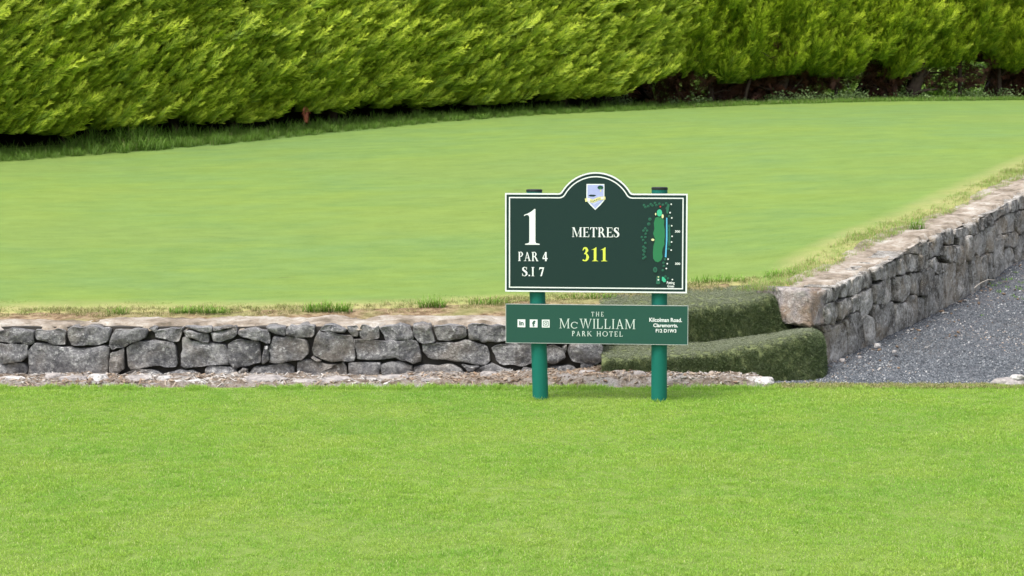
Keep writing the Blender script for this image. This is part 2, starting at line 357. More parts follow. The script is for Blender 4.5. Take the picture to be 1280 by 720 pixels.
hb = [(-330, 222, 22), (0, 200, 24), (300, 177, 25.7), (600, 151, 27.4), (870, 134, 30.2), (1070, 127, 31.6), (1280, 124.5, 33), (1500, 124, 34.5)]
HB = np.array([P(*p) for p in hb])                       # where the green meets the hedge
fe = [(-300, 391, 13.55), (0, 391, 13.55), (300, 388, 13.55), (480, 385, 13.6), (600, 379, 13.75), (740, 370, 13.95), (860, 358, 14.15), (965, 349, 14.3)]
FE = np.array([P(*p) for p in fe])                       # near edge of the green
gp = [tuple(p) for p in HB]+[tuple(p) for p in FE]
for s in np.linspace(.3, 9, 9): q = A+DR*s+NR*(WT+.12); gp.append((q[0], q[1], float(zt(s))+.0))
gp += [tuple(P(200, 290, 17.3)), tuple(P(600, 265, 18.5))][:0]
gz = TPS(gp, 1e-3)
pg = [(A[0]+DR[0]*s, A[1]+DR[1]*s, float(zb(s))) for s in np.linspace(0, 9, 8)]
pg += [(x, 12.55, 0) for x in (-1, 1, 3, 6, 10)]+[(5.2, 13.8, .02), (7.5, 16, .12), (8.5, 19, .42), (11, 23, .9)]
pz = TPS(pg, 1e-3)

# lawn in front (flat), path of gravel, the green, field behind
lawn = grid('lawn', np.linspace(-60, 60, 61), np.concatenate([np.linspace(-40, 5, 10), np.linspace(6, 12.5, 14)]), lambda U, V: (U, V, U*0+.0), M['lawn']); tag(lawn, kind='structure')
def path_fn(U, V):
    X = U; Y = V; Z = pz(X, Y)+.012*fbm(X*2, Y*2, 5); Z = np.where(X > 10, pz(np.minimum(X, 10), Y), Z)
    s = (X-A[0])*DR[0]+(Y-A[1])*DR[1]; inw = (X-A[0])*NR[0]+(Y-A[1])*NR[1]
    return X, Y, np.where(Y < 12.52, -.02, Z)-np.where((inw > .15), .35, 0)*(s > -.5)
gpath = grid('gravel_path', np.concatenate([np.linspace(.9, 10, 74), np.linspace(12, 60, 8)]), np.concatenate([[12.3, 12.5], np.linspace(12.6, 26, 80)]), path_fn, M['gravel']); tag(gpath, kind='structure')
# green: rows run from the near edge to the hedge line
def edge_near(X):       # Y of the near / right edge of the green for a given X
    Y = np.interp(X, FE[:, 0], FE[:, 1]); xr = A[0]+NR[0]*(WT-.02); yr = A[1]+NR[1]*(WT-.02)
    return np.where(X > xr, yr+(X-xr)*DR[1]/DR[0], Y)
def edge_far(X): return np.interp(X, HB[:, 0], HB[:, 1])
xs = np.concatenate([np.linspace(-22, -5, 12), np.linspace(-4.6, 8.8, 90)])
def green_fn(U, V):
    y0 = edge_near(U); y1 = edge_far(U)+1.7; Y = y0+(y1-y0)*V**1.3; Z = gz(U, Y)
    return U, Y, Z+.006*fbm(U*1.2, Y*1.2, 3)-.03*(V < .001)
green = grid('putting_green', xs, np.linspace(0, 1, 90), green_fn, M['green']); tag(green, kind='structure')
co_ = np.empty(len(green.data.vertices)*3); green.data.vertices.foreach_get('co', co_); co_ = co_.reshape(-1, 3)
def rimf(X, Y):
    dn = Y-edge_near(X); xr = A[0]; wd = np.where(X > xr-.2, 1.1, np.interp(X, [-4, 0, 2], [.62, .42, .25])); return np.clip(1-dn/wd, 0, 1)**.8
at_ = green.data.attributes.new('rim', 'FLOAT', 'POINT'); at_.data.foreach_set('value', rimf(co_[:, 0], co_[:, 1]).astype(np.float32))
fy = lambda U: np.interp(U, HB[:, 0], HB[:, 1])
field = grid('field', np.linspace(-300, 300, 41), np.concatenate([np.linspace(0, 12, 12), np.geomspace(14, 900, 12)]), lambda U, V: (U, fy(U)+V+1.3, np.interp(U, HB[:, 0], HB[:, 2])-.04+0*V), M['field']); tag(field, kind='structure')

# ------------------------------------------------------------------ stones
def resample(poly, n, r=.06):
    q = []; m = len(poly)
    for i in range(m):
        a, b_, c_ = np.array(poly[i-1], float), np.array(poly[i], float), np.array(poly[(i+1) % m], float)
        q.append(b_+(a-b_)*r); q.append(b_+(c_-b_)*r)
    q = np.array(q); d = np.linalg.norm(np.roll(q, -1, 0)-q, axis=1); s = np.concatenate([[0], np.cumsum(d)]); qq = np.vstack([q, q[:1]])
    t = np.linspace(0, s[-1], n, endpoint=False)
    return np.stack([np.interp(t, s, qq[:, 0]), np.interp(t, s, qq[:, 1])], -1)
def make_stone(poly, fn, parent, mat, rel=.03, depth=.16, grow=1.0, n=22, facet=.35):
    """poly in metres (along, height); fn(along, outward, height) -> xyz"""
    q = resample(poly, n); c = q.mean(0); q = c+(q-c)*grow; sz = min(np.ptp(q[:, 0]), np.ptp(q[:, 1]))
    sd = random.randint(0, 9999); q = q+.012*np.stack([vn(q[:, 0]*22, q[:, 1]*22, sd), vn(q[:, 0]*22, q[:, 1]*22, sd+5)], -1)*min(1, sz/.12)
    base = random.uniform(-.014, .016)
    pl = [(math.cos(a)*random.uniform(.1, 1)*facet, math.sin(a)*random.uniform(.1, 1)*facet, random.uniform(.15, 1)*rel) for a in [random.random()*6.28 for _ in range(5)]]
    def out(pt, f):
        d = pt-c; w_ = min([rel*.9]+[p[2]+p[0]*d[0]+p[1]*d[1] for p in pl]); w_ = max(w_, -.3*rel)
        return base+w_*(1-f**5)+.022*float(fbm(pt[0]*11, pt[1]*11, sd, 4))
    V = []; rings = [(1.0, -depth), (1.0, -.016), (.985, -.001), (.955, None), (.76, None), (.5, None), (.25, None)]
    for k, dd in rings:
        for p in q:
            pt = c+(p-c)*k
            V.append(fn(pt[0], dd+base+.005*float(vn(pt[0]*40, pt[1]*40, sd)) if dd is not None else out(pt, k), pt[1]))
    V.append(fn(c[0], out(c, 0), c[1])); Fc = []
    for r in range(len(rings)-1):
        for i in range(n): j = (i+1) % n; Fc.append((r*n+i, r*n+j, (r+1)*n+j, (r+1)*n+i))
    r = len(rings)-1
    for i in range(n): Fc.append((r*n+i, r*n+(i+1) % n, len(V)-1))
    Fc.append(tuple(range(n-1, -1, -1)))
    o = mesh_obj('stone', V, Fc, mat, parent, True)
    ctr = Vector(fn(c[0], 0, c[1])); o.data.transform(Matrix.Translation(-ctr)); o.location = ctr-parent.location; return o
FW = 13.0                                                    # depth of the front wall's face
front = [
 [(-6,412),(20,412),(41,411.5),(43,414),(43,430),(38,431),(10,428),(-6,427)], [(-6,428.5),(10,429),(33,431),(35,434),(33,447),(25,454),(17,451),(5,454),(-6,454)],
 [(-6,456),(28,455),(32,458),(32,478),(-6,478)], [(44,413),(60,414),(72,411),(82,415),(81,432),(70,432),(60,428),(46,426),(44,420)],
 [(36,436),(44,428),(60,430),(68,433),(85,434),(95,437),(115,434),(136,431),(136,468),(120,479),(34,479)], [(84,409),(110,408),(135,410),(137,414),(136,426),(128,430),(112,433),(90,433),(86,428)],
 [(144,412.5),(160,411),(184,411),(186,414),(183,422),(172,427),(158,432),(139,438),(137,430),(141,420)], [(138,440),(154,436),(157,462),(142,468),(138,466)],
 [(157,435),(175,427),(195,425),(219,430),(224,458),(215,460),(195,458),(165,461),(158,456)], [(195,411),(229,409),(228,415),(224,428),(215,427),(196,423)], [(185,411),(191,408),(197,410),(195,417)],
 [(150,470),(172,461),(198,462),(206,472),(206,478),(150,478)], [(207,470),(213,464),(227,461),(250,466),(253,478),(207,478)],
 [(228,422),(232,421),(245,427),(262,429),(280,430),(283,440),(286,457),(258,456),(248,460),(230,462),(225,458),(227,440)], [(231,412),(238,413),(260,418),(262,427),(250,427),(233,421)],
 [(231,408),(250,407),(265,408),(265,415),(258,416),(240,411)], [(263,417),(275,414),(295,408),(296,416),(290,422),(278,426),(265,428)], [(266,409),(285,407),(292,409),(275,413),(266,415)],
 [(297,412),(310,410),(334,413),(338,417),(337,429),(332,430),(322,425),(300,421),(296,417)], [(287,429),(295,425),(325,426),(327,438),(326,452),(314,457),(297,460),(291,461),(287,455),(284,440)],
 [(255,460),(263,456),(296,461),(296,478),(255,478)], [(297,465),(303,459),(309,462),(307,472),(297,476)], [(302,473),(318,457),(356,455),(368,459),(369,478),(302,478)],
 [(327,453),(330,432),(336,430),(337,452),(328,455)], [(337,435),(342,419),(352,421),(382,424),(387,436),(385,444),(375,450),(356,453),(345,455),(338,452)],
 [(332,408),(345,406),(357,410),(356,420),(348,419),(336,413)], [(358,412),(362,407),(378,405),(394,406),(393,415),(390,420),(370,423),(357,420)], [(399,412),(405,406),(415,405),(433,411),(431,416),(415,416)],
 [(389,437),(396,415),(410,416),(438,419),(442,430),(445,450),(436,453),(412,453),(395,447),(390,443)], [(371,472),(372,452),(384,449),(398,454),(432,453),(434,478),(371,478)], [(388,447),(392,445),(402,451),(396,453)],
 [(433,408),(445,406),(449,412),(448,421),(440,421),(435,414)], [(449,415),(452,407),(457,405),(464,409),(475,409),(475,424),(462,426),(449,423)], [(476,409),(500,404),(512,407),(515,418),(518,425),(500,427),(480,425)],
 [(443,425),(460,425),(480,428),(520,425),(525,432),(527,445),(524,453),(512,452),(495,447),(470,449),(447,450),(446,440)], [(436,454),(450,453),(476,453),(475,478),(436,478)], [(477,455),(490,451),(510,453),(515,458),(515,478),(477,478)],
 [(516,407),(525,403),(540,406),(542,418),(543,426),(530,430),(525,428),(516,418)], [(543,408),(560,407),(583,408),(584,419),(575,425),(562,427),(547,425),(543,418)],
 [(585,407),(592,403),(620,406),(632,408),(640,425),(618,428),(600,427),(586,423)], [(529,431),(555,429),(575,427),(586,425),(610,433),(612,445),(612,453),(600,456),(570,454),(552,450),(535,448),(529,440)],
 [(516,457),(550,456),(570,455),(580,463),(580,478),(517,478)], [(577,456),(600,458),(592,464),(585,465)], [(588,470),(600,459),(614,455),(625,460),(640,462),(641,478),(588,478)],
 [(616,434),(625,429),(650,429),(672,431),(676,440),(674,453),(655,459),(640,458),(622,454),(618,445)], [(678,434),(690,432),(704,436),(707,447),(700,454),(684,455),(678,449)], [(649,465),(655,460),(672,460),(673,478),(650,478)],
 [(675,462),(700,456),(720,459),(724,470),(724,478),(675,478)], [(710,437),(712,431),(733,429),(753,431),(754,452),(735,455),(715,453),(710,445)], [(726,456),(742,455),(744,478),(726,478)], [(745,459),(758,458),(759,478),(746,478)],
 [(643,406),(672,404),(675,427),(646,427)], [(678,405),(709,404),(708,428),(679,429)], [(712,405),(754,406),(753,428),(712,428)], [(702,434),(708,431),(710,436),(707,442)]]
def pxw(x, y): p = P(x, y, FW); return (p[0], p[2])
zf_ = lambda X: np.interp(X, [P(x, 405, FW)[0] for x in (-100, 0, 300, 450, 600, 760)], [P(x, y, FW)[2] for x, y in ((-100, 410), (0, 409.5), (300, 408.5), (450, 407), (600, 406), (760, 405))])
wallf = empty('stone_wall', tuple(P(380, 474, FW)))
tag(wallf, 'low grey dry stone wall with big rough blocks running behind the green sign to the left', 'stone wall')
Mf = lambda u, o, z: np.array([u, FW-o, z])
polys = [[pxw(*p) for p in pl] for pl in front]
# the wall goes on past the left edge of the frame
xl = pxw(-7, 412)[0]; x = xl; 
while x > xl-3.2:
    wd = random.uniform(.22, .42)
    for z0, z1 in ((-.03, .1), (.11, .22), (.23, .335)):
        j = lambda a=.02: random.uniform(-a, a)
        polys.append([(x-wd+.012+j(.008), z0+j(.01)), (x-wd/2, z0+j(.01)), (x-.012, z0+j(.01)), (x-.012+j(.008), z1-.01+j(.01)), (x-wd/2, z1-.005+j(.01)), (x-wd+.012, z1-.01+j(.01))])
    x -= wd
polys = [[(x, min(z, float(zf_(x))+.004)) for x, z in pl] for pl in polys]
for pl in polys: make_stone(pl, Mf, wallf, M['stone_grey'], rel=.045, depth=.2, grow=1.012, facet=.5, n=26)
x0, x1 = xl-3.2, P(757, 430, FW)[0]
def boxmesh(name, pts8, mat, parent):
    f = [(0, 1, 2, 3), (7, 6, 5, 4), (0, 4, 5, 1), (1, 5, 6, 2), (2, 6, 7, 3), (3, 7, 4, 0)]; return mesh_obj(name, pts8, f, mat, parent)
L = Vector(wallf.location)
def rel(o, parent): at_origin(o, Vector((0, 0, 0))); o.matrix_parent_inverse = Matrix.Identity(4); o.data.transform(Matrix.Translation(-Vector(parent.location))); return o
o = boxmesh('wall_core', [(x0, FW+.055, -.1), (x1-.03, FW+.055, -.1), (x1-.03, FW+.5, -.1), (x0, FW+.5, -.1), (x0, FW+.055, .325), (x1-.03, FW+.055, .325), (x1-.03, FW+.5, .325), (x0, FW+.5, .325)], M['core'], wallf); rel(o, wallf)
bkY = lambda X: np.interp(X, FE[:, 0], FE[:, 1])
def cap_fn(U, V):
    lip = .03+.06*vn(U*5, U*0, 11)+.03*vn(U*17, U*0, 12)
    yb = np.interp(U, [-6, -3, 0, .6], [FW+.30, FW+.30, FW+.42, FW+.50]); t = V
    Y = np.where(t < .001, FW+.11-lip-.03, FW+.11-lip+(yb-FW-.11+lip)*np.maximum(t-.05, 0)/.95)
    Z = zf_(U)+.014+.010*t+.024*fbm(U*5, Y*7, 21)+.008*fbm(U*30, Y*30, 22); Z = np.where(t < .001, zf_(U)-.03, Z); return U, Y, Z
o = grid('capping', np.linspace(x0, x1-.01, 420), np.array([0, .05, .1, .2, .32, .45, .6, .8, 1]), cap_fn, M['capping'], wallf); rel(o, wallf)

# right-hand wall
r6 = [[(350,80),(415,45),(430,120),(415,185),(358,215),(350,150)], [(415,45),(470,35),(475,110),(455,190),(420,185),(430,120)], [(470,35),(540,25),(545,100),(525,155),(478,170)], [(545,25),(610,5),(612,120),(560,145),(530,160),(545,95)],
 [(612,0),(675,-15),(680,80),(660,95),(615,115)], [(358,225),(395,205),(400,320),(360,330)], [(400,205),(455,198),(455,270),(435,355),(405,330)], [(462,190),(530,170),(535,255),(490,290),(462,315)], [(535,165),(585,145),(590,235),(540,255)],
 [(595,145),(680,95),(690,200),(660,265),(610,280)], [(355,345),(400,340),(415,375),(370,395)], [(375,400),(485,330),(515,370),(515,560),(395,620),(380,470)], [(510,300),(580,250),(620,400),(620,520),(515,565),(520,390)],
 [(612,290),(660,280),(690,310),(695,480),(625,520),(620,400)], [(685,210),(712,205),(725,300),(725,440),(700,460),(690,310)], [(685,80),(745,55),(750,150),(720,205),(690,200)], [(745,50),(800,35),(800,185),(750,215),(730,210),(750,150)],
 [(725,215),(805,195),(820,300),(805,415),(730,430),(725,300)], [(350,440),(368,455),(377,620),(350,640)], [(495,325),(508,300),(522,385),(515,392)]]
r7 = [[(140,275),(215,262),(218,345),(150,365)], [(220,262),(280,250),(280,340),(240,345),(218,330)], [(283,245),(303,240),(305,325),(283,335)], [(305,215),(325,215),(335,320),(310,325)], [(327,212),(347,205),(350,310),(337,318)],
 [(350,215),(395,215),(395,300),(350,320)], [(397,225),(420,225),(422,305),(398,308)], [(422,160),(455,157),(457,288),(425,300)], [(456,155),(480,150),(487,225),(460,235)], [(482,120),(525,110),(540,215),(490,225)],
 [(345,150),(396,145),(396,212),(355,207)], [(398,140),(445,135),(450,155),(420,162),(417,218),(400,218)], [(283,345),(335,325),(352,345),(345,450),(300,490),(280,470)], [(354,330),(412,315),(402,445),(360,440)],
 [(413,310),(460,295),(482,320),(477,400),(430,450),(405,440)], [(463,240),(495,235),(500,330),(463,290)], [(500,260),(524,265),(525,320),(502,330)], [(485,335),(506,335),(506,400),(480,400)], [(527,265),(550,265),(550,315),(528,318)],
 [(508,328),(552,322),(557,500),(515,510),(508,400)], [(269,500),(283,498),(286,645),(272,640)], [(286,495),(332,480),(333,620),(288,650)], [(335,455),(386,445),(390,560),(340,625)], [(388,460),(440,460),(442,565),(395,565)],
 [(441,405),(508,400),(513,510),(480,540),(443,560)], [(525,85),(592,70),(602,160),(540,155)], [(545,170),(602,165),(612,255),(570,260),(550,240)], [(555,270),(608,265),(617,460),(570,490),(557,490)],
 [(0,340),(20,330),(20,400),(0,455)][:0], [(142,258),(240,235),(246,250),(150,272)], [(246,222),(335,170),(343,200),(255,245)], [(603,170),(640,165),(645,300),(614,310)], [(617,330),(645,320),(645,460),(619,470)]]
r8 = [[(135,375),(150,345),(203,338),(205,375),(150,390)], [(205,320),(243,308),(247,370),(210,378)], [(245,300),(300,275),(327,300),(322,325),(290,332),(250,360)], [(160,385),(187,380),(190,425),(165,430)], [(189,380),(241,378),(238,440),(216,500),(195,500),(190,430)],
 [(140,435),(187,430),(190,510),(152,525)], [(245,375),(292,340),(296,460),(262,482),(241,465)], [(296,335),(342,330),(352,390),(322,462),(298,462)], [(355,218),(412,190),(414,262),(352,290)], [(328,240),(354,222),(350,292),(329,302)],
 [(372,290),(437,262),(442,350),(402,368),(375,367),(345,380),(343,330)], [(414,190),(442,178),(447,250),(414,258)], [(445,170),(485,150),(485,240),(447,250)], [(441,262),(485,250),(485,350),(457,370),(443,350)],
 [(376,375),(405,370),(411,435),(380,440)], [(407,365),(452,360),(452,440),(411,435)], [(448,390),(485,380),(485,495),(440,500)], [(155,530),(212,510),(214,660),(157,690)], [(216,495),(256,478),(260,610),(217,650)],
 [(258,490),(291,476),(292,595),(262,610)], [(292,467),(322,465),(324,570),(294,580)], [(325,400),(376,390),(377,540),(327,565)], [(378,445),(422,440),(436,515),(382,540)], [(252,272),(300,250),(303,272),(258,292)], [(301,242),(350,212),(352,220),(328,262),(305,268)], [(345,382),(372,370),(374,388),(350,396)]]
rp = [[on_wall(960+x/5.144, 340+y/5.144) for x, y in p] for p in r6]+[[on_wall(1060+x/4.5, 270+y/4.5) for x, y in p] for p in r7 if p]+[[on_wall(1160+x/4, 200+y/4) for x, y in p] for p in r8]
s = on_wall(1281.5, 300)[0]
while s < 8.5:
    wd = random.uniform(.25, .5); n = 4
    for k in range(n):
        f0, f1 = k/n, (k+1)/n; g = lambda s_, f: float(zb(s_))-.03+(float(zt(s_))-float(zb(s_))+.02)*f+random.uniform(-.012, .012)
        rp.append([(s+.01, g(s, f0)), (s+wd/2, g(s+wd/2, f0)), (s+wd-.01, g(s+wd, f0)), (s+wd-.01, g(s+wd, f1)-.012), (s+wd/2, g(s+wd/2, f1)-.01), (s+.01, g(s, f1)-.012)])
    s += wd
wallr = empty('stone_wall', tuple(WR(2.5, 0, float(zb(2.5)))))
tag(wallr, 'brownish grey stone retaining wall climbing away to the right beside the gravel path', 'stone wall')
Mr = lambda u, o_, z: WR(u, -o_, z)
rp = [[(u, (min(z, float(zt(u))-.004) if z > float(zb(u))+.06 else z-.09)) for u, z in pl] for pl in rp]
for pl in rp: make_stone(pl, Mr, wallr, M['stone_warm'], rel=.026, depth=.2, grow=1.025, facet=.28, n=22)
# big corner block closing the wall beside the steps
bm = bmesh.new(); bmesh.ops.create_cube(bm, size=1); bmesh.ops.subdivide_edges(bm, edges=bm.edges[:], cuts=9, use_grid_fill=True)
cb0 = [P(973, 361, 13.52), P(983, 406, 13.45), P(1017, 409, 13.40), P(1010, 362, 13.42)]
for v in bm.verts:
    a, c_, z = v.co.x+.5, v.co.y+.5, v.co.z+.5
    fr = (cb0[1]*(1-a)+cb0[2]*a)*(1-z)+(cb0[0]*(1-a)+cb0[3]*a)*z
    e0, e1 = on_wall(1030, 407), on_wall(1030, 361); br = WR(e0[0]+.02, 0, e0[1])*(1-z)+WR(e1[0]+.02, 0, e1[1])*z; bl = br+np.array([NR[0], NR[1], 0])*.5
    bkp = bl*(1-a)+br*a; p = fr*(1-c_)+bkp*c_
    k = .02; p = p+np.array([k*fbm(p[2]*9, p[1]*9+3, 1), k*1.6*fbm(p[0]*8, p[2]*8, 2), k*fbm(p[0]*8, p[1]*8, 3)])
    v.co = Vector(p)
bmesh.ops.bevel(bm, geom=[e for e in bm.edges if e.calc_face_angle(0) > 1.1], offset=.012, segments=2, affect='EDGES')
me = bpy.data.meshes.new('stone'); bm.to_mesh(me); bm.free(); me.materials.append(M['stone_mauve'])
for p in me.polygons: p.use_smooth = True
cbo = link(bpy.data.objects.new('stone', me), wallr); cbo.data.transform(Matrix.Translation(-Vector(wallr.location)))
cv = []; ss = np.linspace(.06, 8.5, 60)
for s in ss: cv += [WR(s, .06, float(zb(s))-.25), WR(s, .06, float(zt(s))-.02), WR(s, WT, float(zt(s))-.02), WR(s, WT, float(zb(s))-.25)]
Fc = []
for i in range(len(ss)-1):
    for k in range(4): Fc.append((4*i+k, 4*i+(k+1) % 4, 4*i+4+(k+1) % 4, 4*i+4+k))
Fc += [(3, 2, 1, 0)]
o = mesh_obj('wall_core', cv, Fc, M['core'], wallr); rel(o, wallr)
def capr(U, V):
    lip = .02+.02*vn(U*4, U*0, 31)+.016*vn(U*15, U*0, 32); t = V
    start = np.where(U < .22, .03, 0); lip = lip+.035; inw = np.where(t < .001, lip-.03, lip+(WT+.06-lip)*np.maximum(t-.05, 0)/.95)
    Z = zt(U)+.006+.024*fbm(U*3, inw*7, 41)+.012*fbm(U*14, inw*14, 42)-.02*(U < .3)-.05*np.clip(t-.9, 0, .1); Z = np.where(t < .001, zt(U)-.03, Z)
    return A[0]+DR[0]*U+NR[0]*inw, A[1]+DR[1]*U+NR[1]*inw, Z
o = grid('capping', np.linspace(.06, 8.5, 320), np.array([0, .05, .1, .2, .32, .45, .6, .8, 1]), capr, M['capping'], wallr); rel(o, wallr)

# soil rim between front wall and green
def soil_fn(U, V):
    y0 = np.interp(U, [-6, -3, 0, .6, 1.9], [FW+.24, FW+.24, FW+.36, FW+.44, FW+1.05]); y1 = edge_near(U)+.12; Y = y0+(y1-y0)*V; z0 = zf_(U)+.005; z1 = gz(U, y1)-.012
    Z = z0+(z1-z0)*np.minimum(1, V*1.3)**.8+.012*fbm(U*9, Y*9, 51)*np.minimum(1, 4*(1-V)); return U, Y, Z
o = grid('soil_rim', np.linspace(-6, 1.55, 260), np.linspace(0, 1, 12), soil_fn, M['soil']); tag(o, kind='structure')

# ------------------------------------------------------------------ rubble strip at the foot of the front wall
XR = P(968, 483, 12.55)[0]
def rub_z(X, Y):
    t = np.clip((Y-12.46)/.14, 0, 1); hgt = np.interp(X, [-4, -2.5, -1, 0, .8, 1.3, XR-.08, XR], [.02, .03, .022, .045, .075, .072, .045, .0])
    return hgt*t*t*(3-2*t)+(.022*fbm(X*5, Y*9, 61)+.024*fbm(X*16, Y*22, 62, 3))*t-.015*(1-t)-.01+np.where(X > XR, -.05, 0)
rub = grid('rubble_strip', np.linspace(-6, XR+.02, 620), np.linspace(12.42, 13.02, 46), lambda U, V: (U, V, rub_z(U, V)), M['rubble'], smooth=False); tag(rub, kind='structure')
chips = [pebble(.35, 1, .35) for _ in range(5)]
def sliver():
    V = [(-1, -.12, 0), (-.9, .14, 0), (1, .1, 0), (.9, -.1, 0), (-1, -.12, .1), (-.9, .14, .12), (1, .1, .08), (.9, -.1, .1)]; V = [(x*random.uniform(.8, 1.2), y*random.uniform(.6, 1.4), z) for x, y, z in V]
    return (V, [(0, 3, 2, 1), (4, 5, 6, 7), (0, 1, 5, 4), (1, 2, 6, 5), (2, 3, 7, 6), (3, 0, 4, 7)], [.5]*8, [.5]*8)
chips += [sliver() for _ in range(3)]
n = 3600; X = rng.uniform(-4.2, XR-.02, n); Y = 12.44+.58*rng.random(n)**1.0; Z = rub_z(X, Y)+.002
var = rng.integers(0, 8, n); scl = np.where(var >= 5, rng.uniform(.015, .035, n), .006+.018*rng.random(n)**2.5)
rot = np.stack([rng.normal(0, .35, n), rng.normal(0, .35, n), rng.uniform(0, 6.28, n)], -1)
tag(scatter('rubble_chips', chips, np.stack([X, Y, Z], -1), rot, scl, var, np.clip(.45+.9*fbm(X*1.5, Y*2, 71)+rng.normal(0, .2, n), 0, 1), [M['chips']], rub))
b = NB('pale_rock'); c = b.ramp(b.noise(22, 7, .7), [(.35, (.28, .26, .25)), (.5, (.52, .50, .49)), (.65, (.76, .75, .74))]); b.surf(c, .9, b.bump(b.noise(40, 6, .7), .7, .02), .2); M['pale'] = b.m
b = NB('grey_rock'); c = b.ramp(b.noise(18, 7, .7), [(.35, (.2, .19, .19)), (.5, (.36, .33, .32)), (.65, (.5, .47, .45))]); b.surf(c, .9, b.bump(b.noise(40, 6, .7), .7, .02), .2); M['grock'] = b.m
def rock(px, py, wpx, hpx, mat, Yd, parent=None, name='rock', flat=1):
    bm = bmesh.new(); bmesh.ops.create_icosphere(bm, subdivisions=3, radius=1); s_ = Yd/F; sd = random.randint(0, 999)
    for v in bm.verts:
        c_ = v.co; k = 1+.28*float(fbm(c_.x*1.3+sd, c_.y*1.3+c_.z*1.7, sd, 3)); v.co = Vector((c_.x*wpx*s_/2*k, c_.y*wpx*s_/2.6*k, max(-.4, min(.75, c_.z*k))*hpx*s_*.75))
    me = bpy.data.meshes.new(name); bm.to_mesh(me); bm.free(); me.materials.append(mat)
    o = link(bpy.data.objects.new(name, me), parent); p = P(px, py, Yd); o.location = p; o.rotation_euler = (0, 0, random.uniform(-.3, .3)); return o
for px, py, w_, h_, m_, Yd in [(14, 476, 44, 9, 'pale', 12.8), (68, 471, 26, 8, 'grock', 12.9), (92, 474, 36, 7, 'grock', 12.75), (122, 475, 30, 13, 'pale', 12.7), (205, 476, 22, 11, 'pale', 12.75), (176, 474, 40, 9, 'grock', 12.8), (222, 480, 24, 8, 'pale', 12.65), (243, 479, 16, 8, 'pale', 12.65), (330, 475, 60, 9, 'grock', 12.8),
   (380, 478, 30, 7, 'grock', 12.7), (420, 476, 44, 9, 'grock', 12.75), (492, 473, 40, 8, 'grock', 12.85), (540, 478, 30, 8, 'grock', 12.65), (612, 470, 26, 10, 'grock', 12.85), (600, 479, 30, 8, 'grock', 12.65), (710, 474, 50, 9, 'grock', 12.8), (735, 468, 24, 9, 'grock', 12.85), (795, 470, 24, 12, 'grock', 12.75), (880, 474, 44, 12, 'grock', 12.72), (915, 477, 50, 12, 'grock', 12.68), (948, 478, 40, 12, 'pale', 12.62)]:
    rock(px, py, w_, h_, M[m_], Yd, rub)
o = rock(1262, 481, 42, 15, M['grock'], 12.6, None, 'concrete_lump'); o.rotation_euler.z = 0
tag(o, 'broken tan concrete lump with a white chip at the lawn edge on the far right', 'rubble lump')
w2 = rock(1271, 472, 18, 7, M['pale'], 12.58, None, 'white_chip'); tag(w2, 'small white stone chip lying on the tan concrete lump at far right', 'stone')

# ------------------------------------------------------------------ gravel stones
n = 95000; Y = 12.56+(19.5-12.56)*rng.random(n)**1.25; X = Y*rng.uniform(.125, .30, n)+.1
s_ = (X-A[0])*DR[0]+(Y-A[1])*DR[1]; inw = (X-A[0])*NR[0]+(Y-A[1])*NR[1]; k = (inw < .0) | ((s_ < 0) & (X > 1.55)); X, Y = X[k], Y[k]; n = len(X)
Z = pz(X, Y)+.012*fbm(X*2, Y*2, 5)+.001; peb = [pebble(.65, 1, .3) for _ in range(6)]
tag(scatter('gravel_stones', peb, np.stack([X, Y, Z], -1), rng.uniform(0, 6.28, (n, 3)), .0032+.0075*rng.random(n)**2.2, rng.integers(0, 6, n), np.clip(rng.random(n)**1.15+.16*fbm(X*1.3, Y*.9, 77), 0, .999), [M['gravel_st']], gpath))
n = 200; s_ = rng.uniform(0, 6, n); inw = -.03-.5*rng.random(n)**2; X = A[0]+DR[0]*s_+NR[0]*inw; Y = A[1]+DR[1]*s_+NR[1]*inw
tag(scatter('wall_foot_debris', [sliver() for _ in range(3)]+[pebble(.5, 1, .3) for _ in range(2)], np.stack([X, Y, pz(X, Y)+.012], -1), rotz(n, .3), rng.uniform(.005, .02, n), rng.integers(0, 5, n), np.where(rng.random(n) < .7, rng.uniform(0, .3, n), .95), [M['chips']], gpath))
X = rng.normal(4.35, .25, 40); Y = rng.normal(16.6, .45, 40); tag(scatter('path_weeds', [blades(14, .03, .015, .04, .005, .6, .8, 2) for _ in range(2)], np.stack([X, Y, pz(X, Y)], -1), rotz(40), rng.uniform(.6, 1.2, 40), rng.integers(0, 2, 40), rng.random(40), [M['tuft']], gpath))
# loose stones and dead twigs by the wall foot
for px, py, w_, h_, m_ in [(1097, 433, 9, 7, 'pale'), (1118, 440, 6, 4, 'pale'), (1053, 451, 8, 5, 'grock'), (1075, 447, 6, 4, 'grock')]:
    d = F*(H-.06)/(py-136); o = rock(px, py, w_, h_, M[m_], d, gpath)
def twig(px0, py0, px1, py1, Y0, Y1, name, r=.006):
    a, c_ = Vector(P(px0, py0, Y0)), Vector(P(px1, py1, Y1)); V = []; Fc = []; n_ = 7
    for i in range(n_):
        t = i/(n_-1); p = a.lerp(c_, t)+Vector((0, 0, .025*math.sin(t*3.14)+random.uniform(-.004, .004)))
        for k in range(5): V.append(p+Vector((0, math.cos(k*1.257)*r, math.sin(k*1.257)*r))*(1.1-t*.6))
    for i in range(n_-1):
        for k in range(5): Fc.append((i*5+k, i*5+(k+1) % 5, i*5+5+(k+1) % 5, i*5+5+k))
    Fc += [(4, 3, 2, 1, 0), tuple(range(5*n_-5, 5*n_))]; return mesh_obj(name, V, Fc, M['twig'])
M['twig'] = simple('bleached_twig', (.48, .43, .36), .8, .2, .3, 60)
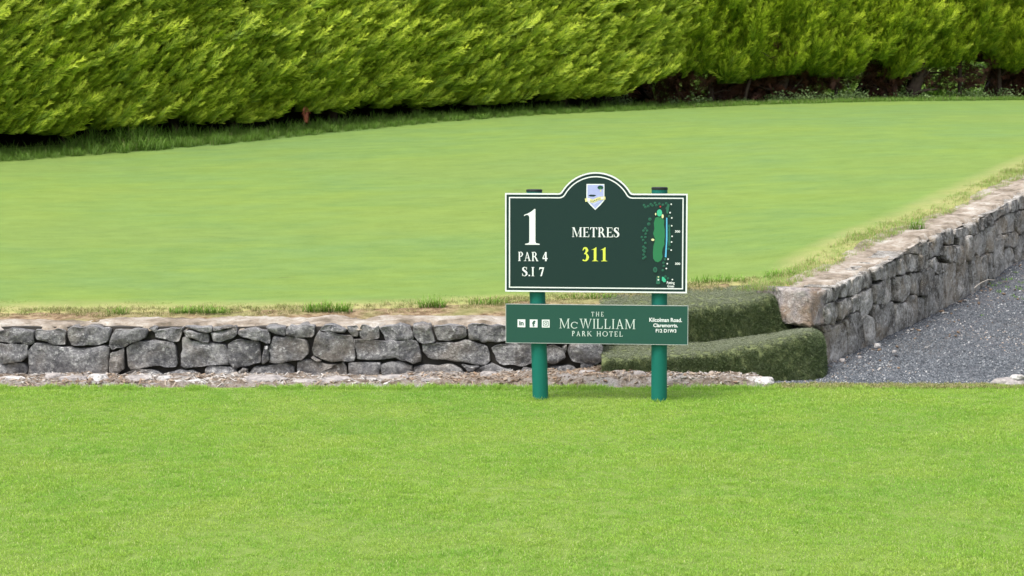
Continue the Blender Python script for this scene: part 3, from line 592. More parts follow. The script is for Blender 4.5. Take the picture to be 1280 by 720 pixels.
o = twig(1218, 360, 1244, 350, 15.9, 16.5, 'twig'); o.data.materials[0] = M['twig']; tag(o, 'pale dead twig lying on the gravel at the foot of the right wall', 'twig')

# ------------------------------------------------------------------ steps covered in artificial turf
steps = empty('turf_steps', tuple(P(890, 470, 12.9))); tag(steps, 'two garden steps wrapped in dark olive artificial turf leading up to the green', 'steps')
fib = [blades(34, .022, .012, .024, .0032, .5, .7, 2, 'sq', .5) for _ in range(4)]
def build_step(secs):
    pr = []
    for (bx, by, bd), (fx, fy_, fd), (gx, gy, gd) in secs:
        b_, f_, g_ = P(bx, by, bd), P(fx, fy_, fd), P(gx, gy, gd); b_ = Vector(b_); f_ = Vector(f_); g_ = Vector(g_); pts = []
        e1 = f_+(b_-f_)*.20; e2 = f_+(g_-f_)*.26
        for t in (0, .25, .5, .75, 1): pts.append(b_.lerp(e1, t))
        for t in (.2, .4, .6, .8): pts.append(e1*(1-t)**2+f_*2*t*(1-t)+e2*t*t)
        for t in (0, .25, .5, .75, 1): pts.append(e2.lerp(g_, t))
        pr.append(pts)
    m = len(pr[0]); rows = []; xs_ = np.linspace(0, len(pr)-1, 90)
    for x in xs_:
        i = min(int(x), len(pr)-2); t = x-i
        def cr(k):
            p0, p1, p2, p3 = pr[max(i-1, 0)][k], pr[i][k], pr[i+1][k], pr[min(i+2, len(pr)-1)][k]
            return .5*((2*p1)+(p2-p0)*t+(2*p0-5*p1+4*p2-p3)*t*t+(3*p1-p0-3*p2+p3)*t**3)
        rows.append([cr(k) for k in range(m)])
    V = [p for r in rows for p in r]
    V = [p+Vector((0, -.010*float(fbm(p.x*7, p.z*7, 81)), .010*float(fbm(p.x*6, p.y*6, 82)))) for p in V]
    Fc = [(i*m+k, i*m+k+1, (i+1)*m+k+1, (i+1)*m+k) for i in range(len(rows)-1) for k in range(m-1)]
    ob = mesh_obj('step', V, Fc, M['backing'], steps, True)
    # pile on top
    me = ob.data; me.update(); ar = np.array([p.area for p in me.polygons]); nn = int(ar.sum()*3600); idx = rng.choice(len(ar), nn, p=ar/ar.sum()); pts = []; rots = []; tr_ = []
    vv = [v.co.copy() for v in me.vertices]
    for f in idx:
        p = me.polygons[f]; a, b2, c2, d2 = [vv[i] for i in p.vertices]; u_, v_ = random.random(), random.random()
        q = a.lerp(b2, u_).lerp(d2.lerp(c2, u_), v_); nrm = p.normal.copy()
        if nrm.z < -.05 or (nrm.y > .3): nrm = -nrm
        up = (nrm+Vector((random.gauss(0, .25), random.gauss(0, .25), random.gauss(0, .2)-.15*(1-abs(nrm.z)))))
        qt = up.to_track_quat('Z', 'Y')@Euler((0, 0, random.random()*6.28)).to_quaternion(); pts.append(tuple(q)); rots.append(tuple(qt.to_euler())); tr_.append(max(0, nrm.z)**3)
    dw = Vector(steps.location)
    for v in me.vertices: v.co -= dw
    pts = np.array(pts)-np.array(dw)
    so_ = scatter('turf_pile', fib, pts, np.array(rots), rng.uniform(.7, 1.2, nn)*(1-.5*np.array(tr_)), rng.integers(0, 4, nn), np.array(tr_)*.8+.2*rng.random(nn), [M['pile']], ob); return ob  # tint follows upward-facing normals, painting in the brighter light on the treads
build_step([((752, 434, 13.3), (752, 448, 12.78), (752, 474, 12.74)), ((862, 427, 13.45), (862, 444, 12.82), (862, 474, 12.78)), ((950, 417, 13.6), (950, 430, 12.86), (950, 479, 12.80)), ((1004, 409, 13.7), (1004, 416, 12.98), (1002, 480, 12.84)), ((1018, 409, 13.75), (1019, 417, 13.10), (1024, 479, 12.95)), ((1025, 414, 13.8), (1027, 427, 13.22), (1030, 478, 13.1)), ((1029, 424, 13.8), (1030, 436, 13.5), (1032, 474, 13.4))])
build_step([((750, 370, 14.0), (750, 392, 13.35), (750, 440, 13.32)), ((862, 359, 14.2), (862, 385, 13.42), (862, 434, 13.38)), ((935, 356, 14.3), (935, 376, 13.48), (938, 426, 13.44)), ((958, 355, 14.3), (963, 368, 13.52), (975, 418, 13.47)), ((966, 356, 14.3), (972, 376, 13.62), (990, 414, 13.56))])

# ------------------------------------------------------------------ grass
def rotz_(n, t=.12): return np.stack([rng.normal(0, t, n), rng.normal(0, t, n), rng.uniform(0, 6.28, n)], -1)
lt = [blades(150, .075, .007, .017, .003, .8, 1.1, 2) for _ in range(7)]
X, Y = [a.ravel() for a in np.meshgrid(np.arange(-5.2, 5.2, .066), np.arange(6.2, 12.5, .066))]; X = X+rng.uniform(-.03, .03, len(X)); Y = Y+rng.uniform(-.03, .03, len(Y)); k = np.abs(X) < Y*.29+1.4; X, Y = X[k], Y[k]
edge = 12.465+.035*vn(X*2.3, X*0, 4)+.02*vn(X*8, X*0, 6)-np.where(X > XR+.05, -.04, 0); k = Y < edge; X, Y = X[k], Y[k]; n = len(X)
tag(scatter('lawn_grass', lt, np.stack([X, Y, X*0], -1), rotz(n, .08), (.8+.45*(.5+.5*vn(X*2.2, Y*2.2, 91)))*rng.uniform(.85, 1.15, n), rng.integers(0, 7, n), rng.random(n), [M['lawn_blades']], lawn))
# longer fringe along the lawn's far edge
ft = [blades(40, .05, .025, .06, .0035, .6, .5, 3) for _ in range(4)]
n = 620; X = rng.uniform(-4, 4.6, n); Y = 12.38+.10*rng.random(n)+np.where(X > XR, .04, 0); k = (vn(X*4, X*0, 95) > -.35) & ((X < XR+.1) | (rng.random(n) < .7)); X, Y = X[k], Y[k]; n = len(X)
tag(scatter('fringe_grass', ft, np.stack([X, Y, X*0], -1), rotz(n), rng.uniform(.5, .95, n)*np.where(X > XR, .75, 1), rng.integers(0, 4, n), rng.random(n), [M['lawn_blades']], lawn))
# trimmed, brownish edge beside the gravel
n = 700; X = rng.uniform(XR+.02, 3.35, n); Y = rng.uniform(12.46, 12.60, n)
tag(scatter('clipped_edge_grass', [blades(60, .05, .006, .018, .003, .5, .6, 2) for _ in range(3)], np.stack([X, Y, X*0+.004], -1), rotz(n), rng.uniform(.8, 1.2, n), rng.integers(0, 3, n), rng.random(n), [M['edge']], lawn))
gt = [blades(420, .19, .005, .010, .0034, .4, 1.1, 1) for _ in range(6)]
X, Y = [a.ravel() for a in np.meshgrid(np.arange(-9.6, 9.6, .17), np.arange(13.4, 35.4, .17))]; X = X+rng.uniform(-.1, .1, len(X)); Y = Y+rng.uniform(-.1, .1, len(Y)); k = (Y > edge_near(X)+.10) & (Y < edge_far(X)-.1) & (np.abs(X) < Y*.28+.8); X, Y = X[k], Y[k]
dn_ = Y-edge_near(X); k = (rng.random(len(X)) > rimf(X, Y)*.7) & (dn_ < .6) & (rng.random(len(X)) < 1.3*(.6-dn_)); X, Y = X[k], Y[k]; n = len(X)
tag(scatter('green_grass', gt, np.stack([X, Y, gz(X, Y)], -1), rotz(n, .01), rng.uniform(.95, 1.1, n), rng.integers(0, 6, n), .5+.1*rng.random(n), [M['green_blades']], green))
# dry fringe: straw and weak grass on the rims
st = [blades(26, .06, .02, .055, .003, .7, .7, 3) for _ in range(5)]
n = 2600; X = rng.uniform(-4.5, 1.9, n); t = rng.random(n); yn = edge_near(X); Y = yn-.16+.32*t+np.interp(X, [-4, 1], [0, .0]); dens = .5+.5*vn(X*2.6, X*0, 101); k = (rng.random(n) < .25+.8*dens) & (X < FE[-1, 0]); X, Y = X[k], Y[k]; n = len(X)
Z = np.where(Y > edge_near(X), gz(X, Y), gz(X, edge_near(X)+.01)-.05*np.clip((edge_near(X)-Y)/.15, 0, 1))
tag(scatter('dry_rim_grass', st, np.stack([X, Y, Z], -1), rotz(n, .2), rng.uniform(.3, .85, n), rng.integers(0, 5, n), rng.random(n), [M['edge']], green))
n = 2300; s_ = rng.uniform(-.1, 7.5, n); inw = WT-.06+.32*rng.random(n)**1.5; dens = .5+.5*vn(s_*2.2, s_*0, 103); k = rng.random(n) < .3+.7*dens; s_, inw = s_[k], inw[k]; n = len(s_)
X = A[0]+DR[0]*s_+NR[0]*inw; Y = A[1]+DR[1]*s_+NR[1]*inw
sl_ = [blades(24, .06, .03, .11, .003, .6, .6, 3) for _ in range(5)]
tag(scatter('straw_rim_grass', sl_, np.stack([X, Y, gz(X, Y)-.005], -1), rotz(n, .2), rng.uniform(.3, .85, n)*(.5+.6*(.5+.5*vn(s_*3, s_*0, 104))), rng.integers(0, 5, n), rng.random(n), [M['straw']], green))
tufts = [(150, 396, 13.5, 26, .10, 'small green grass tuft on bare soil above the wall, leftmost tuft', 60), (250, 398, 13.5, 90, .09, 'longest low clump of bright green grass, above the left half of the front wall', 330), (410, 396, 13.52, 72, .13, 'dense bright green grass clump hanging over the wall top above the tall squarish block', 300),
         (540, 388, 13.66, 42, .14, 'spiky green grass tuft above the front wall just left of the sign', 170), (612, 386, 13.75, 60, .10, 'thin green grass tuft on the soil rim against the left edge of the sign', 120), (735, 376, 13.9, 90, .08, 'weedy green tuft seen through the gap between the two sign boards', 160),
         (900, 356, 14.3, 80, .12, 'shaggy green grass clump on the green\'s edge behind the upper turf step', 260), (975, 349, 14.4, 50, .12, 'green grass clump behind the big corner block of the right wall', 160), (1146, 286, 16.0, 20, .16, 'bright green tuft standing up beside the right wall capping', 90)]
for px, py, Yd, wpx, hh_, lab, nb in tufts:
    wd = wpx*Yd/F/2; p = P(px, py, Yd); V = []; Fc = []; h = []; bl = []
    nq = max(3, nb//12)
    for q in range(nq):
        ox = wd*.8*(2*(q+.5)/nq-1)+random.uniform(-.01, .01); s0 = blades(12, .03, hh_*.35, hh_*(1.0-.35*abs(ox)/wd), .004, .55, .75, 3); k0 = len(V)
        V += [(x+ox, y+random.uniform(-.002, .002)+.6*random.gauss(0, .03), z) for x, y, z in s0[0]] if False else [(x+ox, y, z) for x, y, z in s0[0]]
        Fc += [tuple(i+k0 for i in f) for f in s0[1]]; h += s0[2]; bl += s0[3]
    z = float(gz(p[0], max(p[1], float(edge_near(p[0]))+.01))[0])-.01
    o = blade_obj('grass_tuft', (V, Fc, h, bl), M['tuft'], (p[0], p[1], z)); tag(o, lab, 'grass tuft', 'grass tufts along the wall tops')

# ------------------------------------------------------------------ hedges
def frond(up=False):
    V = []; Fc = []; h = []; bl = []
    def leaf(p, d, side, L, w_, hv):
        k = len(V); d = d.normalized(); mid = p+d*L*.45
        for q in (p, mid-side*w_, p+d*L, mid+side*w_): V.append(tuple(q))
        h.extend([hv, hv+.05, min(1, hv+.25), hv+.05]); bl.extend([random.random()]*4); Fc.append((k, k+1, k+2, k+3))
    curve = random.uniform(-.2, .25)
    for i in range(8):
        t = .05+.93*i/7; p = Vector((t, 0, curve*t*t)); hv = .1+.65*t
        for sgn in (-1, 1):
            Lb = (1-t)*.26+.11; Lb *= random.uniform(.7, 1.3); an = random.uniform(.3, .55); zz = random.uniform(-.5, .6)
            d = Vector((math.cos(an), sgn*math.sin(an), zz)).normalized(); side = d.cross(Vector((0, 0, 1))).normalized()
            side = (side+Vector((0, 0, random.uniform(-.8, .8)))).normalized()
            leaf(p, d, side, Lb*1.3, .015, hv)
            for j in range(2):
                tt = .25+.4*j; q = p+d*Lb*tt
                for s2 in (-1, 1):
                    dd = (d+side*s2*.38+Vector((.35, 0, random.uniform(-.3, .3)))).normalized(); leaf(q, dd, dd.cross(Vector((random.uniform(-.5, .5), 0, 1))).normalized(), Lb*(.7-.25*tt)+.08, .011, min(.95, hv+.25*tt))
    leaf(Vector((.6, 0, curve*.36)), Vector((1, 0, curve)), Vector((0, 1, 0)), .5, .02, .8)
    return (V, Fc, h, bl)
fr = [frond() for _ in range(6)]
def orient(d, nrm):
    d = d/np.linalg.norm(d, axis=1)[:, None]; y = np.cross(nrm, d); y /= np.linalg.norm(y, axis=1)[:, None]+1e-9; z = np.cross(d, y)
    out = np.empty((len(d), 3))
    for i in range(len(d)): out[i] = Matrix(((d[i, 0], y[i, 0], z[i, 0]), (d[i, 1], y[i, 1], z[i, 1]), (d[i, 2], y[i, 2], z[i, 2]))).to_euler()
    return out
def stem_tree(name, base, segs, parent, mat):
    """tapering limbs: list of (points, radii)"""
    V = []; Fc = []
    for pts, rad in segs:
        k0 = len(V); m = 6
        for i, (p, r) in enumerate(zip(pts, rad)):
            p = Vector(p); d = (Vector(pts[min(i+1, len(pts)-1)])-Vector(pts[max(i-1, 0)])).normalized(); a = d.orthogonal().normalized(); b_ = d.cross(a)
            for k in range(m): V.append(p+(a*math.cos(k*1.047)+b_*math.sin(k*1.047))*r*random.uniform(.85, 1.15))
        for i in range(len(pts)-1):
            for k in range(m): Fc.append((k0+i*m+k, k0+i*m+(k+1) % m, k0+(i+1)*m+(k+1) % m, k0+(i+1)*m+k))
    o = mesh_obj(name, V, Fc, mat, parent, True); o.data.transform(Matrix.Translation(-Vector(parent.location))); return o
def limb(p, d, L, r, n=6, wob=.12):
    pts = [Vector(p)]; rad = [r]; d = Vector(d).normalized()
    for i in range(n):
        d = (d+Vector((random.gauss(0, wob), random.gauss(0, wob), random.gauss(0, wob*.6)))).normalized(); pts.append(pts[-1]+d*L/n); rad.append(r*(1-.75*(i+1)/n))
    return pts, rad
def trunk_segs(p, hgt, r, nb=6):
    main = limb(p, (random.gauss(0, .15), random.gauss(0, .1), 1), hgt, r, 8, .08); out = [main]
    for i in range(nb):
        q = main[0][random.randint(1, 5)]; a = random.random()*6.28; out.append(limb(q, (math.cos(a), math.sin(a), random.uniform(.1, .9)), random.uniform(.3, .6), r*random.uniform(.2, .45), 7, .2))
    return out
# --- left hedge: path along the back of the green
pA = HB[0]+np.array([-.2, .75, .04]); pB = HB[4]+np.array([.0, .75, .02])
d2 = np.array([pB[0]-pA[0], pB[1]-pA[1]]); LL = np.linalg.norm(d2); d2 /= LL; on = np.array([d2[1], -d2[0]])     # outward normal, towards the camera
hl = empty('hedge', tuple((pA+pB)/2)); tag(hl, 'tall conifer hedge with feathery yellow green sprays swept rightward, left of the other hedge', 'hedge')
gl = lambda u: np.interp(u/LL, [0, 1], [pA[2], pB[2]]) if False else gz(pA[0]+d2[0]*u, pA[1]+d2[1]*u)
def botL(u):        # underside of the foliage above the ground at distance u
    px = np.interp(u, *UPX); return np.interp(px, [-330, 0, 60, 180, 300, 400, 600, 700, 780, 830, 855, 875, 890], BZ)
# pixel column along the hedge, and the world height of the foliage's underside there
us = np.linspace(0, LL, 60); UPX = (us, np.array([640+F*(pA[0]+d2[0]*u)/(pA[1]+d2[1]*u-.4) for u in us]))
BZ = []
for px, py in [(-330, 195), (0, 172), (60, 176), (180, 162), (300, 158), (400, 142), (600, 136), (700, 130), (780, 122), (830, 108), (855, 92), (875, 62), (890, 10)]:
    u = np.interp(px, UPX[1], us); BZ.append(P(px, py, pA[1]+d2[1]*u-.5)[2]+.16)
TOPZ = 5.0
def faceL(u, z):     # outward offset of the foliage surface
    g = gl(u); t = np.clip((z-g)/1.2, 0, 1); end = np.clip((LL-u)/1.0, 0, 1)
    return .12+.42*t**.7-.9*(1-end)**2*(1)+.14*fbm(u*1.1+z*.5, z*1.3-u*.4, 111)+.25*fbm((u*.82+z*.57)*2.8, (z*.82-u*.57)*8, 112)-.25*np.clip((z-3.6)/1.4, 0, 1)**2
n = 50000; u = rng.uniform(.0, LL+.1, n); bz = botL(u); z = bz+(TOPZ-bz)*rng.random(n)**1.25
zlim = 1.75+ (136+60)*(pA[1]+d2[1]*u)/F; k = (z < zlim) | (rng.random(n) < .3); u, z, bz = u[k], z[k], bz[k]; n = len(u); k = z > bz+.16*vn(u*3, u*0, 403)+.08*vn(u*9, u*0, 404); u, z, bz = u[k], z[k], bz[k]; n = len(u)
off = faceL(u, z)-.02-.6*rng.random(n)**1.2+.14*(rng.random(n) < .08); X = pA[0]+d2[0]*u+on[0]*off; Y = pA[1]+d2[1]*u+on[1]*off
al = np.array([d2[0], d2[1], 0]); ou = np.array([on[0], on[1], 0]); up = np.array([0, 0, 1.])
sw = .5+.5*vn(u*.8, z*.9, 121)
D = al[None]*(.85+.25*sw+rng.normal(0, .15, n))[:, None]+up[None]*(.52+.25*(1-sw)+rng.normal(0, .15, n))[:, None]+ou[None]*(.38+rng.normal(0, .2, n))[:, None]
Nn = ou[None]*.7+up[None]*.6-al[None]*.3+rng.normal(0, .45, (n, 3))
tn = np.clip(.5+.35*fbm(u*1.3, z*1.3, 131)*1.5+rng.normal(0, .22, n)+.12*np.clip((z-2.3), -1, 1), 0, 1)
lo = np.array(hl.location)
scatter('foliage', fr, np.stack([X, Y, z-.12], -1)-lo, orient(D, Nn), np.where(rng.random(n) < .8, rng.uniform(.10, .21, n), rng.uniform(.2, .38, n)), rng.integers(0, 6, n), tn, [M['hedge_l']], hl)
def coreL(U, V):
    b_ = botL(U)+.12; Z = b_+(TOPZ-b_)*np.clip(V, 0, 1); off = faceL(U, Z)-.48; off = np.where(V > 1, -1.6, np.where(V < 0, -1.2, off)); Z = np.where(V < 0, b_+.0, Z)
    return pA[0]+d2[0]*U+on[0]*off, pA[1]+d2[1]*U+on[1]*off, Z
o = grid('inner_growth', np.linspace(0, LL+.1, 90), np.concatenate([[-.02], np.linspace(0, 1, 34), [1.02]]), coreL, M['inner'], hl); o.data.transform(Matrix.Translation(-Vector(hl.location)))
for u0 in np.arange(.5, LL, 1.25):
    u0 += random.uniform(-.3, .3); q = np.array([pA[0]+d2[0]*u0-on[0]*.55, pA[1]+d2[1]*u0-on[1]*.55]); g = float(gl(u0)[0])
    stem_tree('trunk', None, trunk_segs((q[0], q[1], g-.1), 2.2, .085, 7), hl, M['bark'])
# dark backing growth low behind the trunks
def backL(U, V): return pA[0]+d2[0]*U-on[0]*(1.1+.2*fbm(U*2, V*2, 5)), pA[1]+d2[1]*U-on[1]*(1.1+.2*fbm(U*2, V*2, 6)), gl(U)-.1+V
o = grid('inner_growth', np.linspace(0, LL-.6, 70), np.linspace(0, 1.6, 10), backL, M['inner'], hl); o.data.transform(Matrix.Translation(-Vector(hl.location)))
ds = (fr[0][0], fr[0][1], fr[0][2], fr[0][3]); V = np.array(ds[0])*.20; V = np.stack([V[:, 1]*1.3, V[:, 2], -V[:, 0]], -1)
p = P(382, 131, 26.3); o = blade_obj('dead_spray', (V, ds[1], ds[2], ds[3]), M['red'], tuple(p-np.array(hl.location)), hl); o['label'] = 'rust red dead spray hanging under the hedge'

# --- right hedge
cA = np.array([P(862, 130, 31.2)[0], 31.2]); cB = np.array([P(1400, 124, 34.6)[0], 34.6]); e2 = (cB-cA); LR = np.linalg.norm(e2); e2 /= LR; er = np.array([e2[1], -e2[0]])
hr = empty('hedge', (float((cA+cB)[0]/2), float((cA+cB)[1]/2), 2.0)); tag(hr, 'upright darker conifer hedge at the right with bare trunks and gaps under its crown', 'hedge')
gr_ = lambda u: gz(cA[0]+e2[0]*u, cA[1]+e2[1]*u)
usr = np.linspace(0, LR, 40); UPR = np.array([640+F*(cA[0]+e2[0]*u)/(cA[1]+e2[1]*u-.3) for u in usr])
bxs = [850, 880, 930, 960, 1000, 1050, 1080, 1120, 1150, 1180, 1210, 1240, 1280, 1400]; bys = [112, 98, 96, 88, 86, 90, 82, 90, 78, 74, 84, 70, 88, 85]
BZR = [P(px, py, 32)[2]-.02 for px, py in zip(bxs, bys)]
def botR_(u): px = np.interp(u, usr, UPR); return np.interp(px, bxs, BZR)
def faceR(u, z): t = np.clip((z-2.2)/1.0, 0, 1); return .05+.45*t**.6+.2*fbm(u*1.1, z*1.1, 211)+.36*fbm(u*5.5, z*2.6, 212)-.3*np.clip((z-4.2)/1.5, 0, 1)**2
n = 33000; TZ = 5.6; u = rng.uniform(-.5, LR, n); bz = botR_(u); z = bz+(TZ-bz)*rng.random(n)**1.3
k = (z < 1.75+196*32/F) | (rng.random(n) < .3); u, z, bz = u[k], z[k], bz[k]; n = len(u); k = z > bz+.34*vn(u*2.6, u*0, 401)+.2*vn(u*8, u*0, 402); u, z, bz = u[k], z[k], bz[k]; n = len(u)
off = faceR(u, z)-.05-.45*rng.random(n)**1.5; X = cA[0]+e2[0]*u+er[0]*off; Y = cA[1]+e2[1]*u+er[1]*off
al = np.array([e2[0], e2[1], 0]); ou = np.array([er[0], er[1], 0])
D = al[None]*(rng.normal(.12, .42, n)-.25*np.clip(1-u/2, 0, 1)*0)[:, None]+up[None]*(.85+rng.normal(0, .2, n))[:, None]+ou[None]*(.5+rng.normal(0, .25, n))[:, None]
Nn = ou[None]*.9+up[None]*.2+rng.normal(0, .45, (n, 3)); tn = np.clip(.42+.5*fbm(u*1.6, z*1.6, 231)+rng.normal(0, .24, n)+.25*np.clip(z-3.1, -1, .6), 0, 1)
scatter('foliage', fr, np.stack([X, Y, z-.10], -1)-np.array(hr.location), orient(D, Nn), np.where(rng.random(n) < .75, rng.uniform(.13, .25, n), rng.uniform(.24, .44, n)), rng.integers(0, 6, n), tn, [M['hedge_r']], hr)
n = 4200; u = rng.uniform(-.3, LR, n); px_ = np.interp(u, usr, UPR); gap_ = ((px_ > 872) & (px_ < 928)) | ((px_ > 1056) & (px_ < 1114)) | ((px_ > 1170) & (px_ < 1278)); k = ~gap_ | (rng.random(n) < .2); u = u[k]; n = len(u); bz = botR_(u); z = bz-.30+.75*rng.random(n); off = faceR(u, z)-.34-.6*rng.random(n)
X = cA[0]+e2[0]*u+er[0]*off; Y = cA[1]+e2[1]*u+er[1]*off
scatter('dead_foliage', fr, np.stack([X, Y, z], -1)-np.array(hr.location), orient(rng.normal(0, 1, (n, 3))+ou[None]*.3, rng.normal(0, 1, (n, 3))), rng.uniform(.2, .4, n), rng.integers(0, 6, n), rng.random(n), [M['dead']], hr)
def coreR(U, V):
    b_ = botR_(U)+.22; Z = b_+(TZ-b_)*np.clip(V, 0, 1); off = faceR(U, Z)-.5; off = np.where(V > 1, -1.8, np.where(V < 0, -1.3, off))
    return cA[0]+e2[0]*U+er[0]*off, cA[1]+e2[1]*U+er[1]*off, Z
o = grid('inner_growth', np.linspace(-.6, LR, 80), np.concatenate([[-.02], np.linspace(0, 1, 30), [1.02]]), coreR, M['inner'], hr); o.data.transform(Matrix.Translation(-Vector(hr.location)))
for px, r in [(905, .05), (935, .035), (985, .10), (1000, .05), (1062, .03), (1128, .09), (1140, .13), (1156, .08), (1215, .04), (1262, .045), (1310, .09), (1370, .08), (880, .08), (868, .06)]:
    u0 = float(np.interp(px, UPR, usr)); q = cA+e2*u0-er*random.uniform(.1, .6); g = float(gz(q[0], q[1])[0])
    stem_tree('trunk', None, trunk_segs((q[0], q[1], g-.1), 1.8, r, 9), hr, M['bark'])
# a shadowed thicket closes most of the space behind the trunks, leaving two gaps
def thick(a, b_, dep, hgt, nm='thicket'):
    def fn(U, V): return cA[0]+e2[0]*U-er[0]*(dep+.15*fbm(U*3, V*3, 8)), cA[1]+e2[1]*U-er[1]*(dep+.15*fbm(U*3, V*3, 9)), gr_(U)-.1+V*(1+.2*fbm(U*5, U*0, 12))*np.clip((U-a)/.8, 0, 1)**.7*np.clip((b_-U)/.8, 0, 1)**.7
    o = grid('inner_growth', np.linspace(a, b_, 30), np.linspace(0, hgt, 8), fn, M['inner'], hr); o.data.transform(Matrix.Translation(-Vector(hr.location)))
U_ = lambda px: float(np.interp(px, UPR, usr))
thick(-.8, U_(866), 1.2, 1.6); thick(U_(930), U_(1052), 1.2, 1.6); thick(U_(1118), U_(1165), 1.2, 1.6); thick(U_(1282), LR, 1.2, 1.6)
# weeds seen through the gaps and along the hedge foot
lf = []
for q in range(4):
    V = []; Fc = []; h = []; bl = []
    for i in range(60):
        p = Vector((random.gauss(0, .10), random.gauss(0, .10), abs(random.gauss(.12, .08)))); d = Vector((random.gauss(0, 1), random.gauss(0, 1), random.gauss(.3, .6))).normalized(); s2 = d.orthogonal().normalized()*.018; L_ = random.uniform(.035, .07); k0 = len(V)
        V += [tuple(p), tuple(p+d*L_*.5-s2), tuple(p+d*L_), tuple(p+d*L_*.5+s2)]; Fc.append((k0, k0+1, k0+2, k0+3)); h += [.2, .6, 1, .6]; bl += [random.random()]*4
    lf.append((V, Fc, h, bl))
n = 2600; u = rng.uniform(-.5, LR+.5, n); off = -rng.uniform(3.6, 5.6, n); X = cA[0]+e2[0]*u+er[0]*off; Y = cA[1]+e2[1]*u+er[1]*off; hz_ = rng.random(n)*.95
o = scatter('undergrowth', lf, np.stack([X, Y, np.interp(X, HB[:, 0], HB[:, 2])+hz_], -1), rotz(n, .3), rng.uniform(.8, 1.6, n), rng.integers(0, 4, n), rng.random(n), [M['weed']]); tag(o, 'light green leafy undergrowth seen through the gaps beneath the right hedge', 'undergrowth')
n = 170; u = rng.uniform(-1.5, LR, n); off = .05+.45*rng.random(n); X = cA[0]+e2[0]*u+er[0]*off; Y = cA[1]+e2[1]*u+er[1]*off
o = scatter('weeds', lf, np.stack([X, Y, gz(X, Y)-.03], -1), rotz(n, .2), rng.uniform(.35, .9, n)*np.where(vn(u*2, u*0, 301) > .1, 1, .5), rng.integers(0, 4, n), rng.random(n), [M['weed_pale']]); tag(o, 'low pale leaved weeds along the foot of the right hedge', 'weeds')
# long grass along the foot of the hedges
lg = [blades(38, .12, .14, .36, .008, .45, .45, 4) for _ in range(5)]
n = 1500; u = rng.uniform(0, LL-.1, n); off = .75*rng.random(n)+.05; X = pA[0]+d2[0]*u+on[0]*off; Y = pA[1]+d2[1]*u+on[1]*off; px = np.interp(u, *UPX)
sc_ = np.interp(px, [-300, 60, 110, 150, 190, 300, 600, 760, 850], [.85, .85, 1.25, 1.7, 1.15, .92, .72, .66, .46])*rng.uniform(.6, 1.1, n)*(1-.45*np.clip(off/.5, 0, 1))
tag(scatter('long_grass', lg, np.stack([X, Y, gz(X, Y)-.02], -1), rotz(n, .15), sc_, rng.integers(0, 5, n), rng.random(n), [M['long']], green))
n = 1100; u = rng.uniform(-.5, LR, n); off = .2+.75*rng.random(n); X = cA[0]+e2[0]*u+er[0]*off; Y = cA[1]+e2[1]*u+er[1]*off
tag(scatter('rough_grass', [blades(40, .12, .04, .12, .007, .5, .5, 2) for _ in range(3)], np.stack([X, Y, gz(X, Y)-.01], -1), rotz(n, .1), rng.uniform(.4, .9, n), rng.integers(0, 3, n), rng.random(n), [M['long']], green))

# ------------------------------------------------------------------ the sign
SD = 11.9; ANG = R(6)
sgc = Vector(P(744.5, 305, SD)); sign = empty('golf_hole_sign', (sgc.x, sgc.y, 0)); tag(sign, 'green golf hole sign on two teal posts, number 1 board above a hotel board', 'sign')
ux = Vector((math.cos(ANG), -math.sin(ANG), 0)); uo = Vector((-math.sin(ANG), -math.cos(ANG), 0)); uz = Vector((0, 0, 1))   # along the board, out of its face, up
def S(px, py, lift=0.0):
    return sgc+ux*((px-744.5)*SD/F/math.cos(ANG))+uz*((305-py)*SD/F)+uo*lift-Vector(sign.location)
def flat(name, polys, mat, parent, lift, step=.00006, mats=None, mi=None):
    """thin print: list of pixel polygons laid on the board face"""
    V = []; Fc = []
    for i, pl in enumerate(polys):
        k = len(V); V += [S(x, y, lift+i*step) for x, y in pl]; Fc.append(tuple(range(k, k+len(pl))))
    bm = bmesh.new(); vs_ = [bm.verts.new(v) for v in V]
    faces = [bm.faces.new([vs_[i] for i in f]) for f in Fc]
    for i, f in enumerate(faces):
        if mi: f.material_index = mi[i]
        f.normal_update()
        if f.normal.dot(uo) < 0: f.normal_flip()
    bmesh.ops.triangulate(bm, faces=bm.faces[:], ngon_method='EAR_CLIP')
    me = bpy.data.meshes.new(name); bm.to_mesh(me); bm.free()
    for m_ in (mats or [mat]): me.materials.append(m_)
    return link(bpy.data.objects.new(name, me), parent)
def slab(name, outline, mat, parent, f0, f1, edge=None):
    n_ = len(outline); V = [S(x, y, f1) for x, y in outline]+[S(x, y, f0) for x, y in outline]; bm = bmesh.new(); vs_ = [bm.verts.new(v) for v in V]
    fs = [bm.faces.new(vs_[:n_]), bm.faces.new(list(reversed(vs_[n_:])))]
    for i in range(n_): j = (i+1) % n_; f = bm.faces.new([vs_[i], vs_[j], vs_[n_+j], vs_[n_+i]]); f.material_index = 1 if edge else 0
    bmesh.ops.recalc_face_normals(bm, faces=bm.faces[:]); bmesh.ops.triangulate(bm, faces=fs)
    me = bpy.data.meshes.new(name); bm.to_mesh(me); bm.free(); me.materials.append(mat)
    if edge: me.materials.append(edge)
    return link(bpy.data.objects.new(name, me), parent)
